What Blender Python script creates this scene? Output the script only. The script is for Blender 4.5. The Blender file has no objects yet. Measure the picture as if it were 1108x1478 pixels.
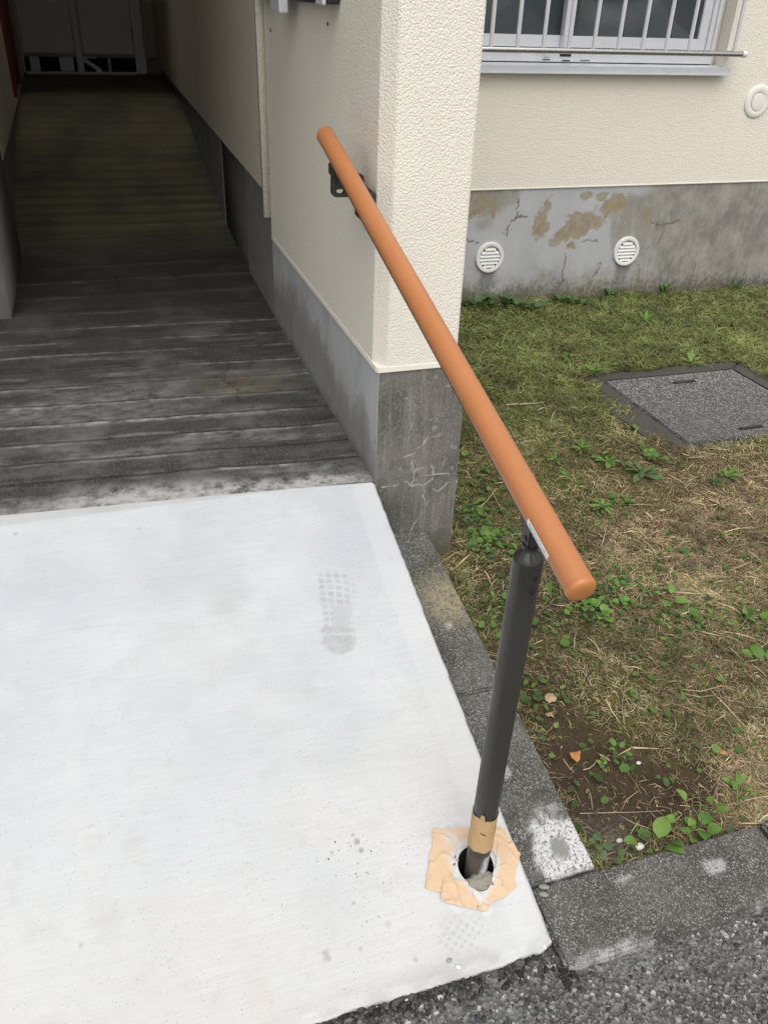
import bpy, bmesh, math, random
import numpy as np
from mathutils import Matrix, Vector

rng = np.random.default_rng(7)
random.seed(7)
scene = bpy.context.scene
COL = scene.collection

# ------------------------------------------------------------------ camera
CAM_H = 1.4
CAM_F = 1195.0 / 1478.0            # focal length over picture height
PITCH, ROLL, YAW = (math.radians(a) for a in (32.11, 2.235, 18.947))
def cam_axes():
    cy, sy = math.cos(YAW), math.sin(YAW)
    f = np.array([sy*math.cos(PITCH), cy*math.cos(PITCH), -math.sin(PITCH)])
    rt = np.array([cy, -sy, 0.0]); up = np.cross(rt, f)
    cr, sr = math.cos(ROLL), math.sin(ROLL)
    return cr*rt + sr*up, -sr*rt + cr*up, f
RT, UP, FW = cam_axes()
cam = bpy.data.cameras.new('camera')
cam.sensor_fit = 'VERTICAL'; cam.sensor_height = 36.0; cam.sensor_width = 27.0
cam.lens = 36.0*CAM_F
cam.clip_start = 0.02; cam.clip_end = 500
cam_ob = bpy.data.objects.new('camera', cam); COL.objects.link(cam_ob)
cam_ob.matrix_world = Matrix(((RT[0], UP[0], -FW[0], 0), (RT[1], UP[1], -FW[1], 0),
                              (RT[2], UP[2], -FW[2], CAM_H), (0, 0, 0, 1)))
scene.camera = cam_ob

# ------------------------------------------------------------------ sky, sun, exposure
SUN_EL, SUN_AZ = math.radians(58), math.radians(195)     # azimuth from +Y, clockwise
world = bpy.data.worlds.new('World'); scene.world = world; world.use_nodes = True
wn = world.node_tree; wn.nodes.clear()
sky = wn.nodes.new('ShaderNodeTexSky'); sky.sky_type = 'NISHITA'; sky.sun_disc = False
sky.sun_elevation = SUN_EL; sky.sun_rotation = SUN_AZ
sky.air_density = 1.0; sky.dust_density = 3.0; sky.ozone_density = 1.0
hs = wn.nodes.new('ShaderNodeHueSaturation'); hs.inputs['Saturation'].default_value = 0.22
bg = wn.nodes.new('ShaderNodeBackground'); bg.inputs['Strength'].default_value = 0.13
wo = wn.nodes.new('ShaderNodeOutputWorld')
wn.links.new(sky.outputs[0], hs.inputs['Color']); wn.links.new(hs.outputs[0], bg.inputs['Color'])
wn.links.new(bg.outputs[0], wo.inputs['Surface'])
sd = bpy.data.lights.new('sun', 'SUN'); sd.energy = 1.1; sd.angle = math.radians(75); sd.color = (1, 0.965, 0.92)
so = bpy.data.objects.new('sun', sd); COL.objects.link(so)
sdir = Vector((math.sin(SUN_AZ)*math.cos(SUN_EL), math.cos(SUN_AZ)*math.cos(SUN_EL), math.sin(SUN_EL)))
so.rotation_euler = sdir.to_track_quat('Z', 'Y').to_euler(); so.location = sdir*40
vs = scene.view_settings
vs.view_transform = 'Standard'; vs.look = 'None'; vs.gamma = 1; vs.use_curve_mapping = False
vs.exposure = 0.55
scene.cycles.use_denoising = True
scene.cycles.max_bounces = 10; scene.cycles.diffuse_bounces = 6

# ------------------------------------------------------------------ picture point -> place
def ray(px, py):
    return RT*((px-554)/1195.0) + UP*(-(py-739)/1195.0) + FW
def at_y(px, py, Y):
    d = ray(px, py); return np.array([0, 0, CAM_H]) + d*(Y/d[1])
def at_x(px, py, X):
    d = ray(px, py); return np.array([0, 0, CAM_H]) + d*(X/d[0])
def at_z(px, py, Z):
    d = ray(px, py); return np.array([0, 0, CAM_H]) + d*((Z-CAM_H)/d[2])
RAMP_S, RAMP_Y0 = 0.295, 0.667
def at_ramp(px, py):
    d = ray(px, py); t = (CAM_H + RAMP_S*RAMP_Y0)/(-d[2] + RAMP_S*d[1])
    return np.array([0, 0, CAM_H]) + d*t

# ------------------------------------------------------------------ numpy noise
def _hash(ix, iy, seed):
    h = (ix.astype(np.int64)*374761393 + iy.astype(np.int64)*668265263 + seed*974634777) & 0xffffffff
    h = ((h ^ (h >> 13))*1274126177) & 0xffffffff
    return ((h ^ (h >> 16)) & 0xffff)/65535.0
def vnoise(x, y, seed=0):
    ix, iy = np.floor(x), np.floor(y); fx, fy = x-ix, y-iy
    fx = fx*fx*(3-2*fx); fy = fy*fy*(3-2*fy)
    a, b = _hash(ix, iy, seed), _hash(ix+1, iy, seed)
    c, d = _hash(ix, iy+1, seed), _hash(ix+1, iy+1, seed)
    return (a*(1-fx)+b*fx)*(1-fy) + (c*(1-fx)+d*fx)*fy
def fbm(x, y, seed=0, octv=4, rough=0.5):
    s, a, t = 0, 1.0, 0
    for k in range(octv):
        s = s + a*vnoise(x*2**k, y*2**k, seed+k*17); t += a; a *= rough
    return s/t
def sstep(a, b, x):
    t = np.clip((x-a)/(b-a), 0, 1); return t*t*(3-2*t)
def dist_line(P, Q, pts):
    """distance of the points (P,Q) to a polyline"""
    d = np.full(P.shape, 1e9)
    for (a, b), (c, e) in zip(pts[:-1], pts[1:]):
        vx, vy = c-a, e-b; L = vx*vx+vy*vy+1e-12
        t = np.clip(((P-a)*vx+(Q-b)*vy)/L, 0, 1)
        d = np.minimum(d, np.hypot(P-a-t*vx, Q-b-t*vy))
    return d

# ------------------------------------------------------------------ objects
def add(name, me, mat=None, parent=None, local=False):
    o = bpy.data.objects.new(name, me); COL.objects.link(o)
    if mat is not None: me.materials.append(mat)
    if parent is not None:
        o.parent = parent
        if not local:
            # meshes keep world coordinates: an Empty's own place is taken out again
            off = parent.location if parent.type == 'EMPTY' else Vector((0, 0, 0))
            o.matrix_parent_inverse = Matrix.Translation(-off)
    return o
def tag(o, label=None, cat=None, group=None, kind=None):
    if label: o['label'] = label
    if cat: o['category'] = cat
    if group: o['group'] = group
    if kind: o['kind'] = kind
    return o
def thing(name, label, cat, loc=(0, 0, 0), group=None):
    o = bpy.data.objects.new(name, None); COL.objects.link(o); o.location = loc
    o.empty_display_size = 0.05
    return tag(o, label, cat, group)
def structure(o): o['kind'] = 'structure'; return o
def stuff(o): o['kind'] = 'stuff'; return o

def np_mesh(name, V, F, attrs=None, smooth=False):
    """V (n,3); F (m,k) with k the same for all faces"""
    me = bpy.data.meshes.new(name)
    V = np.asarray(V, dtype=np.float32); F = np.asarray(F, dtype=np.int32)
    me.vertices.add(len(V)); me.vertices.foreach_set('co', V.ravel())
    m, k = F.shape
    me.loops.add(m*k); me.loops.foreach_set('vertex_index', F.ravel())
    me.polygons.add(m)
    me.polygons.foreach_set('loop_start', np.arange(0, m*k, k, dtype=np.int32))
    me.polygons.foreach_set('loop_total', np.full(m, k, dtype=np.int32))
    if smooth: me.polygons.foreach_set('use_smooth', np.ones(m, dtype=bool))
    for an, av in (attrs or {}).items():
        av = np.asarray(av, dtype=np.float32)
        if av.ndim == 1:
            a = me.attributes.new(an, 'FLOAT', 'POINT'); a.data.foreach_set('value', av)
        else:
            a = me.attributes.new(an, 'FLOAT_COLOR', 'POINT')
            c4 = np.ones((len(av), 4), dtype=np.float32); c4[:, :3] = av
            a.data.foreach_set('color', c4.ravel())
    me.update(calc_edges=True); me.validate()
    return me
def grid_faces(nu, nv, off=0):
    i, j = np.meshgrid(np.arange(nu-1), np.arange(nv-1), indexing='ij')
    a = (i*nv + j).ravel() + off
    return np.stack([a, a+nv, a+nv+1, a+1], 1)
def steps(*segs):
    """steps(a, (b, n), (c, n2)...) -> line positions"""
    out = [segs[0]]
    for b, n in segs[1:]:
        out += list(np.linspace(out[-1], b, n+1)[1:])
    return np.array(out)
class Builder:
    def __init__(self): self.V = []; self.F = []; self.n = 0
    def grid(self, p00, p10, p01, nu, nv):
        p00, p10, p01 = map(np.array, (p00, p10, p01))
        u = np.linspace(0, 1, nu+1)[:, None, None]; v = np.linspace(0, 1, nv+1)[None, :, None]
        P = p00 + u*(p10-p00) + v*(p01-p00)
        self.V.append(P.reshape(-1, 3)); self.F.append(grid_faces(nu+1, nv+1, self.n)); self.n += (nu+1)*(nv+1)
        return self
    def box(self, x0, x1, y0, y1, z0, z1):
        v = np.array([(x, y, z) for x in (x0, x1) for y in (y0, y1) for z in (z0, z1)], float)
        f = np.array([(0, 1, 3, 2), (4, 6, 7, 5), (0, 4, 5, 1), (2, 3, 7, 6), (0, 2, 6, 4), (1, 5, 7, 3)]) + self.n
        self.V.append(v); self.F.append(f); self.n += 8
        return self
    def get(self): return np.concatenate(self.V), np.concatenate(self.F)
    def mesh(self, name, attr=None, smooth=False):
        V, F = self.get()
        return np_mesh(name, V, F, attr(V) if attr else None, smooth)
def bm_mesh(name, bm, smooth=False, angle=None):
    me = bpy.data.meshes.new(name); bm.normal_update(); bm.to_mesh(me); bm.free()
    if smooth:
        me.polygons.foreach_set('use_smooth', np.ones(len(me.polygons), dtype=bool))
        if angle: me.set_sharp_from_angle(angle=math.radians(angle))
    return me
def bev_box(name, boxes, bev=0.002, seg=2):
    bm = bmesh.new()
    for (x0, x1, y0, y1, z0, z1) in boxes:
        g = bmesh.ops.create_cube(bm, size=1)
        for v in g['verts']:
            v.co = Vector(((x0+x1)/2 + v.co.x*(x1-x0), (y0+y1)/2 + v.co.y*(y1-y0), (z0+z1)/2 + v.co.z*(z1-z0)))
    if bev: bmesh.ops.bevel(bm, geom=list(bm.edges), offset=bev, segments=seg, affect='EDGES', clamp_overlap=True)
    return bm_mesh(name, bm, True, 40)
def lathe(name, prof, p0, p1, seg=32, cap=True):
    """profile [(t along p0->p1 in metres, radius)]"""
    p0, p1 = Vector(p0), Vector(p1); ax = (p1-p0).normalized()
    u = ax.orthogonal().normalized(); w = ax.cross(u)
    bm = bmesh.new(); rings = []
    for t, r in prof:
        rings.append([bm.verts.new(p0 + ax*t + (u*math.cos(a)+w*math.sin(a))*r)
                      for a in (2*math.pi*k/seg for k in range(seg))])
    for A, B in zip(rings[:-1], rings[1:]):
        for k in range(seg):
            bm.faces.new((A[k], A[(k+1) % seg], B[(k+1) % seg], B[k]))
    if cap:
        bm.faces.new(list(reversed(rings[0]))); bm.faces.new(rings[-1])
    bmesh.ops.recalc_face_normals(bm, faces=list(bm.faces))
    return bm_mesh(name, bm, True, 35)
def rough_box(name, corners, cuts, amp, seed, bev=0.004, freq=35.0):
    """8 corners (bottom 4, top 4); subdivided and made uneven"""
    bm = bmesh.new()
    vs_ = [bm.verts.new(c) for c in corners]
    for f in ((3, 2, 1, 0), (4, 5, 6, 7), (0, 1, 5, 4), (1, 2, 6, 5), (2, 3, 7, 6), (3, 0, 4, 7)):
        bm.faces.new([vs_[k] for k in f])
    bmesh.ops.recalc_face_normals(bm, faces=list(bm.faces))
    bmesh.ops.bevel(bm, geom=list(bm.edges), offset=bev, segments=2, affect='EDGES')
    for _ in range(cuts):
        es = [e for e in bm.edges if e.calc_length() > 0.012]
        if not es: break
        bmesh.ops.subdivide_edges(bm, edges=es, cuts=1, use_grid_fill=True)
    bmesh.ops.triangulate(bm, faces=[f for f in bm.faces if len(f.verts) > 4])
    bm.normal_update()
    co = np.array([v.co for v in bm.verts]); no = np.array([v.normal for v in bm.verts])
    s = fbm(co[:, 0]*freq+co[:, 2]*31, co[:, 1]*freq+co[:, 2]*17, seed, 4, 0.65)-0.5
    co = co + no*(s*2*amp)[:, None]
    for v, c in zip(bm.verts, co): v.co = c
    return bm_mesh(name, bm, True, 60)
ICO_V = ICO_F = None
def ico():
    global ICO_V, ICO_F
    if ICO_V is None:
        bm = bmesh.new(); bmesh.ops.create_icosphere(bm, subdivisions=1, radius=1)
        bm.verts.ensure_lookup_table()
        ICO_V = np.array([v.co for v in bm.verts]); ICO_F = np.array([[v.index for v in f.verts] for f in bm.faces]); bm.free()
    return ICO_V, ICO_F
def stones(name, P, R, flat, colors, jag=0.25, lobes=None):
    v, f = ico(); n = len(P)
    ang = rng.uniform(0, 6.283, n); ca, sa = np.cos(ang), np.sin(ang)
    sc = np.stack([R*rng.uniform(.8, 1.3, n), R*rng.uniform(.6, 1.0, n), R*flat*rng.uniform(.7, 1.2, n)], 1)
    W = v[None]*(1+rng.uniform(-jag, jag, (n, len(v), 1)))*sc[:, None, :]
    X = W[..., 0]*ca[:, None]-W[..., 1]*sa[:, None]; Y = W[..., 0]*sa[:, None]+W[..., 1]*ca[:, None]
    V = np.stack([X, Y, W[..., 2]], -1) + P[:, None, :]
    F = f[None] + (np.arange(n)*len(v))[:, None, None]
    return np_mesh(name, V.reshape(-1, 3), F.reshape(-1, 3), {'tint': np.repeat(colors, len(v), 0)})

# ------------------------------------------------------------------ materials
class Mat:
    def __init__(s, name, rough=0.8, spec=0.5):
        s.m = bpy.data.materials.new(name); s.m.use_nodes = True
        s.t = s.m.node_tree; s.b = s.t.nodes['Principled BSDF']
        s.b.inputs['Roughness'].default_value = rough
        s.b.inputs['Specular IOR Level'].default_value = spec
        s.co = None
    def new(s, typ, **kw):
        n = s.t.nodes.new(typ)
        for k, v in kw.items(): setattr(n, k, v)
        return n
    def put(s, sock, v):
        if isinstance(v, bpy.types.NodeSocket): s.t.links.new(v, sock)
        elif isinstance(v, (tuple, list)) and len(v) == 3 and sock.type == 'RGBA': sock.default_value = (*v, 1)
        else: sock.default_value = v
    def coord(s, scale=(1, 1, 1), rot=(0, 0, 0)):
        if s.co is None: s.co = s.new('ShaderNodeTexCoord').outputs['Object']
        mp = s.new('ShaderNodeMapping'); s.put(mp.inputs[0], s.co)
        mp.inputs['Scale'].default_value = scale; mp.inputs['Rotation'].default_value = rot
        return mp.outputs[0]
    def noise(s, scale=5, detail=4, rough=0.5, vec=None, dist=0.0):
        n = s.new('ShaderNodeTexNoise'); s.put(n.inputs['Vector'], vec or s.coord())
        n.inputs['Scale'].default_value = scale; n.inputs['Detail'].default_value = detail
        n.inputs['Roughness'].default_value = rough; n.inputs['Distortion'].default_value = dist
        return n.outputs['Fac']
    def vor(s, scale=50, out='Distance', feature='F1', vec=None):
        n = s.new('ShaderNodeTexVoronoi', feature=feature); s.put(n.inputs['Vector'], vec or s.coord())
        n.inputs['Scale'].default_value = scale
        return n.outputs[out]
    def ramp(s, fac, stops):
        n = s.new('ShaderNodeValToRGB'); s.put(n.inputs[0], fac); e = n.color_ramp.elements
        while len(e) < len(stops): e.new(0.5)
        for k, (p, c) in enumerate(stops):
            e[k].position = p; e[k].color = (c, c, c, 1) if isinstance(c, (int, float)) else (*c, 1)
        return n.outputs[0]
    def mix(s, fac, a, b, mode='MIX'):
        n = s.new('ShaderNodeMix', data_type='RGBA', blend_type=mode, clamp_factor=True)
        s.put(n.inputs[0], fac); s.put(n.inputs[6], a); s.put(n.inputs[7], b)
        return n.outputs[2]
    def math(s, op, a, b=0.0):
        n = s.new('ShaderNodeMath', operation=op); s.put(n.inputs[0], a); s.put(n.inputs[1], b)
        return n.outputs[0]
    def attr(s, name, out='Fac'):
        n = s.new('ShaderNodeAttribute', attribute_name=name); return n.outputs[out]
    def sep(s, ax):
        if s.co is None: s.co = s.new('ShaderNodeTexCoord').outputs['Object']
        n = s.new('ShaderNodeSeparateXYZ'); s.put(n.inputs[0], s.co); return n.outputs[ax]
    def bump(s, h, strength=0.5, dist=0.003, prev=None):
        n = s.new('ShaderNodeBump'); n.inputs['Strength'].default_value = strength
        n.inputs['Distance'].default_value = dist; s.put(n.inputs['Height'], h)
        if prev is not None: s.put(n.inputs['Normal'], prev)
        s.put(s.b.inputs['Normal'], n.outputs[0]); return n.outputs[0]
    def color(s, c): s.put(s.b.inputs['Base Color'], c); return s
    def rough(s, c): s.put(s.b.inputs['Roughness'], c); return s

def plain(name, c, rough=0.5, metal=0.0, var=0.12, scale=20, bump=0.0, bscale=300, spec=0.5):
    m = Mat(name, rough, spec)
    n = m.noise(scale, 4, 0.6)
    m.color(m.mix(n, tuple(x*(1-var) for x in c), tuple(min(1, x*(1+var)) for x in c)))
    m.b.inputs['Metallic'].default_value = metal
    m.rough(m.ramp(m.noise(scale*2, 3), [(0.3, max(0, rough-.08)), (0.7, min(1, rough+.08))]))
    if bump: m.bump(m.noise(bscale, 2), bump, 0.001)
    return m.m

def mat_stucco(name, base, scale, strength, dist):
    m = Mat(name, 0.62, 0.35)
    big = m.noise(2.3, 4, 0.6); fine = m.noise(40, 3, 0.6)
    c = m.mix(big, tuple(x*.96 for x in base), base)
    c = m.mix(m.ramp(fine, [(0.35, 0.0), (0.75, 0.10)]), c, tuple(x*0.8 for x in base))
    strk = m.noise(3, 4, 0.6, m.coord((9, 9, 0.7)))
    c = m.mix(m.ramp(strk, [(0.58, 0.0), (0.8, 0.10)]), c, (base[0]*.62, base[1]*.60, base[2]*.55))
    m.color(c)
    h = m.ramp(m.noise(scale, 1.5, 0.45, dist=0.35), [(0.34, 0.0), (0.50, 0.62), (0.72, 1.0)])
    b = m.bump(h, strength, dist)
    m.bump(m.noise(scale*4.5, 2, 0.5), strength*0.22, dist*0.25, b)
    return m.m
M = {}
M['stucco'] = mat_stucco('cream_stucco', (0.80, 0.752, 0.652), 225, 0.45, 0.0036)
M['stucco_flat'] = mat_stucco('cream_stucco_fine', (0.775, 0.722, 0.625), 165, 0.46, 0.0032)
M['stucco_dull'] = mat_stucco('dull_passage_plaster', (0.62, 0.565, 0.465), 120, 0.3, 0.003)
M['paint_edge'] = plain('cream_paint_edge', (0.80, 0.76, 0.67), 0.5, var=0.04)

def mat_ramp():
    m = Mat('fresh_pale_concrete', 0.8, 0.3)
    v = m.coord((3.0, 44, 44), (0, 0, math.radians(3.5)))
    st = m.noise(4.0, 6, 0.75, v); big = m.noise(3.5, 4, 0.55); blot = m.noise(16, 5, 0.65)
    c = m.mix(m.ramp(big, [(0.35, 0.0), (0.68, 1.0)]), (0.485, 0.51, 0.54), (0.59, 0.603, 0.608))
    dry = m.ramp(m.math('ADD', m.math('MULTIPLY', m.sep(1), -0.75), m.math('ADD', m.math('MULTIPLY', m.noise(2.2, 4, 0.6), 0.9), 0.65)), [(0.05, 0.0), (0.75, 1.0)])  # dry: only a warmer tone towards the front, broken up by noise
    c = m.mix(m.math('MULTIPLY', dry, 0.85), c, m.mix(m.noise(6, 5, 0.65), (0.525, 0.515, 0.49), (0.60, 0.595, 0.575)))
    c = m.mix(m.ramp(st, [(0.46, 0.0), (0.72, 0.26)]), c, (0.42, 0.42, 0.405))
    c = m.mix(m.ramp(blot, [(0.54, 0.0), (0.72, 0.30)]), c, (0.42, 0.41, 0.385))
    gr = m.noise(330, 3, 0.7)
    c = m.mix(m.ramp(gr, [(0.46, 0.0), (0.68, 0.30)]), c, (0.44, 0.445, 0.445))
    sp = m.vor(150, 'Distance'); spn = m.noise(26, 3, 0.6)
    c = m.mix(m.math('MULTIPLY', m.ramp(sp, [(0.06, 0.85), (0.19, 0.0)]), m.ramp(spn, [(0.44, 0.0), (0.60, 1.0)])), c, (0.17, 0.165, 0.155))
    c = m.mix(m.attr('stain'), c, (0.30, 0.29, 0.265))
    c = m.mix(m.attr('rust'), c, (0.50, 0.40, 0.27))
    c = m.mix(m.attr('pale'), c, (0.60, 0.605, 0.60))
    c = m.mix(m.attr('wet'), c, (0.375, 0.38, 0.38))
    m.color(c)
    b = m.bump(st, 0.35, 0.003)
    m.bump(m.noise(260, 3, 0.6), 0.22, 0.0014, b)
    return m.m
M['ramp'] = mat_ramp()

def mat_old_floor():
    m = Mat('grimy_old_concrete', 0.85, 0.25)
    v = m.coord((2.6, 9, 9), (0, 0, math.radians(3.5)))
    st = m.noise(3, 7, 0.72, v); blot = m.noise(5, 6, 0.65); fine = m.noise(120, 4, 0.7)
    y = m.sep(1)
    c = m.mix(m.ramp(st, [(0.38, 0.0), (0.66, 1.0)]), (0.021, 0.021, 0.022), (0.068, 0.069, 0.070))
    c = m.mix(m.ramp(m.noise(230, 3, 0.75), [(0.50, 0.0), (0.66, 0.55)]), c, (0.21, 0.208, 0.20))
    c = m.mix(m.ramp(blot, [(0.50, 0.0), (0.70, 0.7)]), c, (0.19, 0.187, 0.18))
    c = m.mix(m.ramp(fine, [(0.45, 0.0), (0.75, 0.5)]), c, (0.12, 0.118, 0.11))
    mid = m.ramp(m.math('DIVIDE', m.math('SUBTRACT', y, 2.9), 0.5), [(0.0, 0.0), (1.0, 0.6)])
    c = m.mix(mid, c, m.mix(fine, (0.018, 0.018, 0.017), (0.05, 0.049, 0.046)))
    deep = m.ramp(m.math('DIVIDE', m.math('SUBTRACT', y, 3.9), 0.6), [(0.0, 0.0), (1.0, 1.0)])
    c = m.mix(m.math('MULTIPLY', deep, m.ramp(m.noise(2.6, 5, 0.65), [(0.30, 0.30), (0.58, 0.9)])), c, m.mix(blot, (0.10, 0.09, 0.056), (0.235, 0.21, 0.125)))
    c = m.mix(m.math('MULTIPLY', m.attr('worn'), m.ramp(m.noise(34, 5, 0.7, m.coord((0.6, 1, 1))), [(0.36, 0.0), (0.62, 1.0)])), c, (0.34, 0.34, 0.335))
    c = m.mix(m.attr('groove'), c, (0.016, 0.016, 0.015))
    c = m.mix(m.math('MULTIPLY', m.attr('cement'), m.ramp(m.noise(22, 6, 0.72), [(0.36, 0.0), (0.56, 1.0)])), c, (0.43, 0.425, 0.41))
    c = m.mix(m.math('MULTIPLY', m.attr('rust'), m.ramp(m.noise(30, 5, 0.7), [(0.36, 0.0), (0.66, 0.8)])), c, (0.17, 0.125, 0.06))
    m.color(c)
    b = m.bump(m.noise(90, 5, 0.7), 0.35, 0.003)
    m.bump(m.vor(240), 0.25, 0.0012, b)
    return m.m
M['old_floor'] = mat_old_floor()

def mat_plinth(name, dark, mid, light, speck=0.5):
    m = Mat(name, 0.85, 0.3)
    v = m.coord((26, 26, 2.2))
    st = m.noise(2.2, 6, 0.7, v); bl = m.noise(6, 6, 0.62); fine = m.noise(190, 3, 0.7)
    c = m.mix(m.ramp(bl, [(0.32, 0.0), (0.66, 1.0)]), dark, mid)
    c = m.mix(m.ramp(st, [(0.48, 0.0), (0.74, 0.7)]), c, light)
    c = m.mix(m.ramp(fine, [(0.52, 0.0), (0.72, speck)]), c, light)
    c = m.mix(m.ramp(m.noise(150, 3, 0.6), [(0.28, speck), (0.46, 0.0)]), c, tuple(x*.5 for x in dark))
    c = m.mix(m.attr('skim'), c, m.mix(m.noise(9, 6, 0.65, m.coord((1, 1, 0.6))), (0.34, 0.35, 0.362), (0.50, 0.507, 0.515)))
    c = m.mix(m.attr('peel'), c, m.mix(m.noise(40, 4, 0.7), (0.22, 0.175, 0.11), (0.35, 0.29, 0.20)))
    c = m.mix(m.attr('damp'), c, (0.075, 0.072, 0.064))
    c = m.mix(m.attr('moss'), c, (0.095, 0.085, 0.04))
    c = m.mix(m.attr('crack'), c, m.mix(m.attr('crackpale'), (0.17, 0.135, 0.085), (0.47, 0.45, 0.41)))
    m.color(c)
    b = m.bump(m.noise(110, 5, 0.7), 0.3, 0.003)
    m.bump(m.math('ADD', m.math('MULTIPLY', m.attr('crack'), -0.6), m.math('MULTIPLY', m.attr('peel'), -0.5)), 0.5, 0.003, b)
    return m.m
M['pier_base'] = mat_plinth('weathered_pier_concrete', (0.105, 0.098, 0.085), (0.175, 0.165, 0.145), (0.30, 0.285, 0.255), 0.7)
M['facade_base'] = mat_plinth('grey_plinth_concrete', (0.23, 0.215, 0.19), (0.315, 0.298, 0.268), (0.40, 0.385, 0.355), 0.35)
M['passage_base'] = plain('passage_base_concrete', (0.20, 0.195, 0.18), 0.85, var=0.35, scale=9, bump=0.3, bscale=110)

M['niche'] = plain('shaded_niche_concrete', (0.085, 0.082, 0.072), 0.9, var=0.3, scale=9)  # darker than the passage base: shade of the recess put into the colour
def mat_kerb():
    m = Mat('weathered_kerb_concrete', 0.88, 0.3)
    bl = m.noise(9, 6, 0.7); sp = m.vor(420, 'Color'); d = m.vor(330, 'Distance')
    g = m.new('ShaderNodeSeparateColor'); m.put(g.inputs[0], sp)
    c = m.mix(m.ramp(bl, [(0.35, 0.0), (0.68, 1.0)]), (0.062, 0.059, 0.052), (0.135, 0.129, 0.115))
    pt = m.ramp(m.noise(20, 5, 0.7), [(0.36, 0.35), (0.66, 1.0)])
    c = m.mix(m.math('MULTIPLY', pt, m.ramp(g.outputs[0], [(0.62, 0.0), (0.92, 0.85)])), c, (0.40, 0.39, 0.355))
    c = m.mix(m.ramp(g.outputs[1], [(0.70, 0.0), (0.92, 0.7)]), c, (0.032, 0.031, 0.029))
    c = m.mix(m.ramp(m.noise(13, 6, 0.75), [(0.60, 0.0), (0.74, 0.45)]), c, (0.25, 0.24, 0.215))
    c = m.mix(m.math('MULTIPLY', m.attr('lichen'), m.ramp(m.noise(90, 4, 0.7), [(0.34, 0.0), (0.58, 0.85)])), c, (0.36, 0.31, 0.18))
    c = m.mix(m.math('MULTIPLY', m.attr('cement'), m.ramp(m.noise(170, 3, 0.7), [(0.36, 0.1), (0.52, 1.0)])), c, (0.60, 0.60, 0.595))
    c = m.mix(m.attr('patch'), c, (0.25, 0.25, 0.225))
    m.color(c)
    b = m.bump(m.noise(230, 4, 0.7), 0.55, 0.003)
    m.bump(d, 0.5, 0.0025, b)
    return m.m
M['kerb'] = mat_kerb()

def mat_asphalt():
    m = Mat('worn_asphalt', 0.85, 0.35)
    vc = m.vor(150, 'Color'); d = m.vor(150, 'Distance'); bl = m.noise(5, 5, 0.6)
    g = m.new('ShaderNodeSeparateColor'); m.put(g.inputs[0], vc)
    c = m.mix(m.ramp(bl, [(0.35, 0.0), (0.7, 1.0)]), (0.062, 0.059, 0.055), (0.125, 0.12, 0.112))
    c = m.mix(m.ramp(g.outputs[0], [(0.45, 0.0), (0.95, 0.75)]), c, (0.25, 0.245, 0.23))
    c = m.mix(m.ramp(g.outputs[1], [(0.93, 0.0), (0.97, 0.9)]), c, (0.5, 0.49, 0.47))
    c = m.mix(m.ramp(m.noise(7, 5, 0.7), [(0.54, 0.0), (0.70, 0.6)]), c, (0.27, 0.26, 0.245))
    m.color(c)
    b = m.bump(d, 0.9, 0.006)
    m.bump(m.noise(400, 3, 0.7), 0.4, 0.002, b)
    return m.m
M['asphalt'] = mat_asphalt()

def mat_tint(name, rough=0.8, trans=0.0, bump=0.0, spec=0.3):
    m = Mat(name, rough, spec)
    c = m.attr('tint', 'Color')
    c = m.mix(m.noise(60, 3, 0.6), m.mix(0.25, c, (0, 0, 0)), c)
    m.color(c)
    if bump: m.bump(m.noise(300, 3, 0.6), bump, 0.0015)
    if trans:
        t = m.new('ShaderNodeBsdfTranslucent'); m.put(t.inputs[0], c)
        mx = m.new('ShaderNodeMixShader'); mx.inputs[0].default_value = trans
        out = m.t.nodes['Material Output']
        m.t.links.new(m.b.outputs[0], mx.inputs[1]); m.t.links.new(t.outputs[0], mx.inputs[2])
        m.t.links.new(mx.outputs[0], out.inputs[0])
    return m.m
M['stone'] = mat_tint('aggregate_stone', 0.75, 0, 0.4)
M['grass'] = mat_tint('grass_blade', 0.6, 0.25)
M['straw'] = mat_tint('dry_straw', 0.8, 0.1)

def mat_soil():
    m = Mat('soil_with_moss', 0.95, 0.15)
    a = m.noise(30, 6, 0.7); b_ = m.noise(5, 5, 0.65); f = m.noise(160, 4, 0.7)
    c = m.mix(a, (0.026, 0.018, 0.012), (0.080, 0.056, 0.038))
    c = m.mix(m.ramp(f, [(0.58, 0.0), (0.74, 0.55)]), c, (0.17, 0.125, 0.08))
    mo = m.math('MULTIPLY', m.attr('moss'), m.ramp(m.noise(26, 5, 0.7), [(0.34, 0.0), (0.58, 1.0)]))
    c = m.mix(mo, c, m.mix(f, (0.085, 0.075, 0.022), (0.17, 0.15, 0.045)))
    c = m.mix(m.math('MULTIPLY', m.attr('ash'), m.ramp(f, [(0.38, 0.0), (0.60, 0.9)])), c, (0.20, 0.18, 0.15))
    m.color(c)
    b = m.bump(m.noise(70, 5, 0.75), 0.6, 0.008)
    m.bump(f, 0.6, 0.004, b)
    return m.m
M['soil'] = mat_soil()

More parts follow.
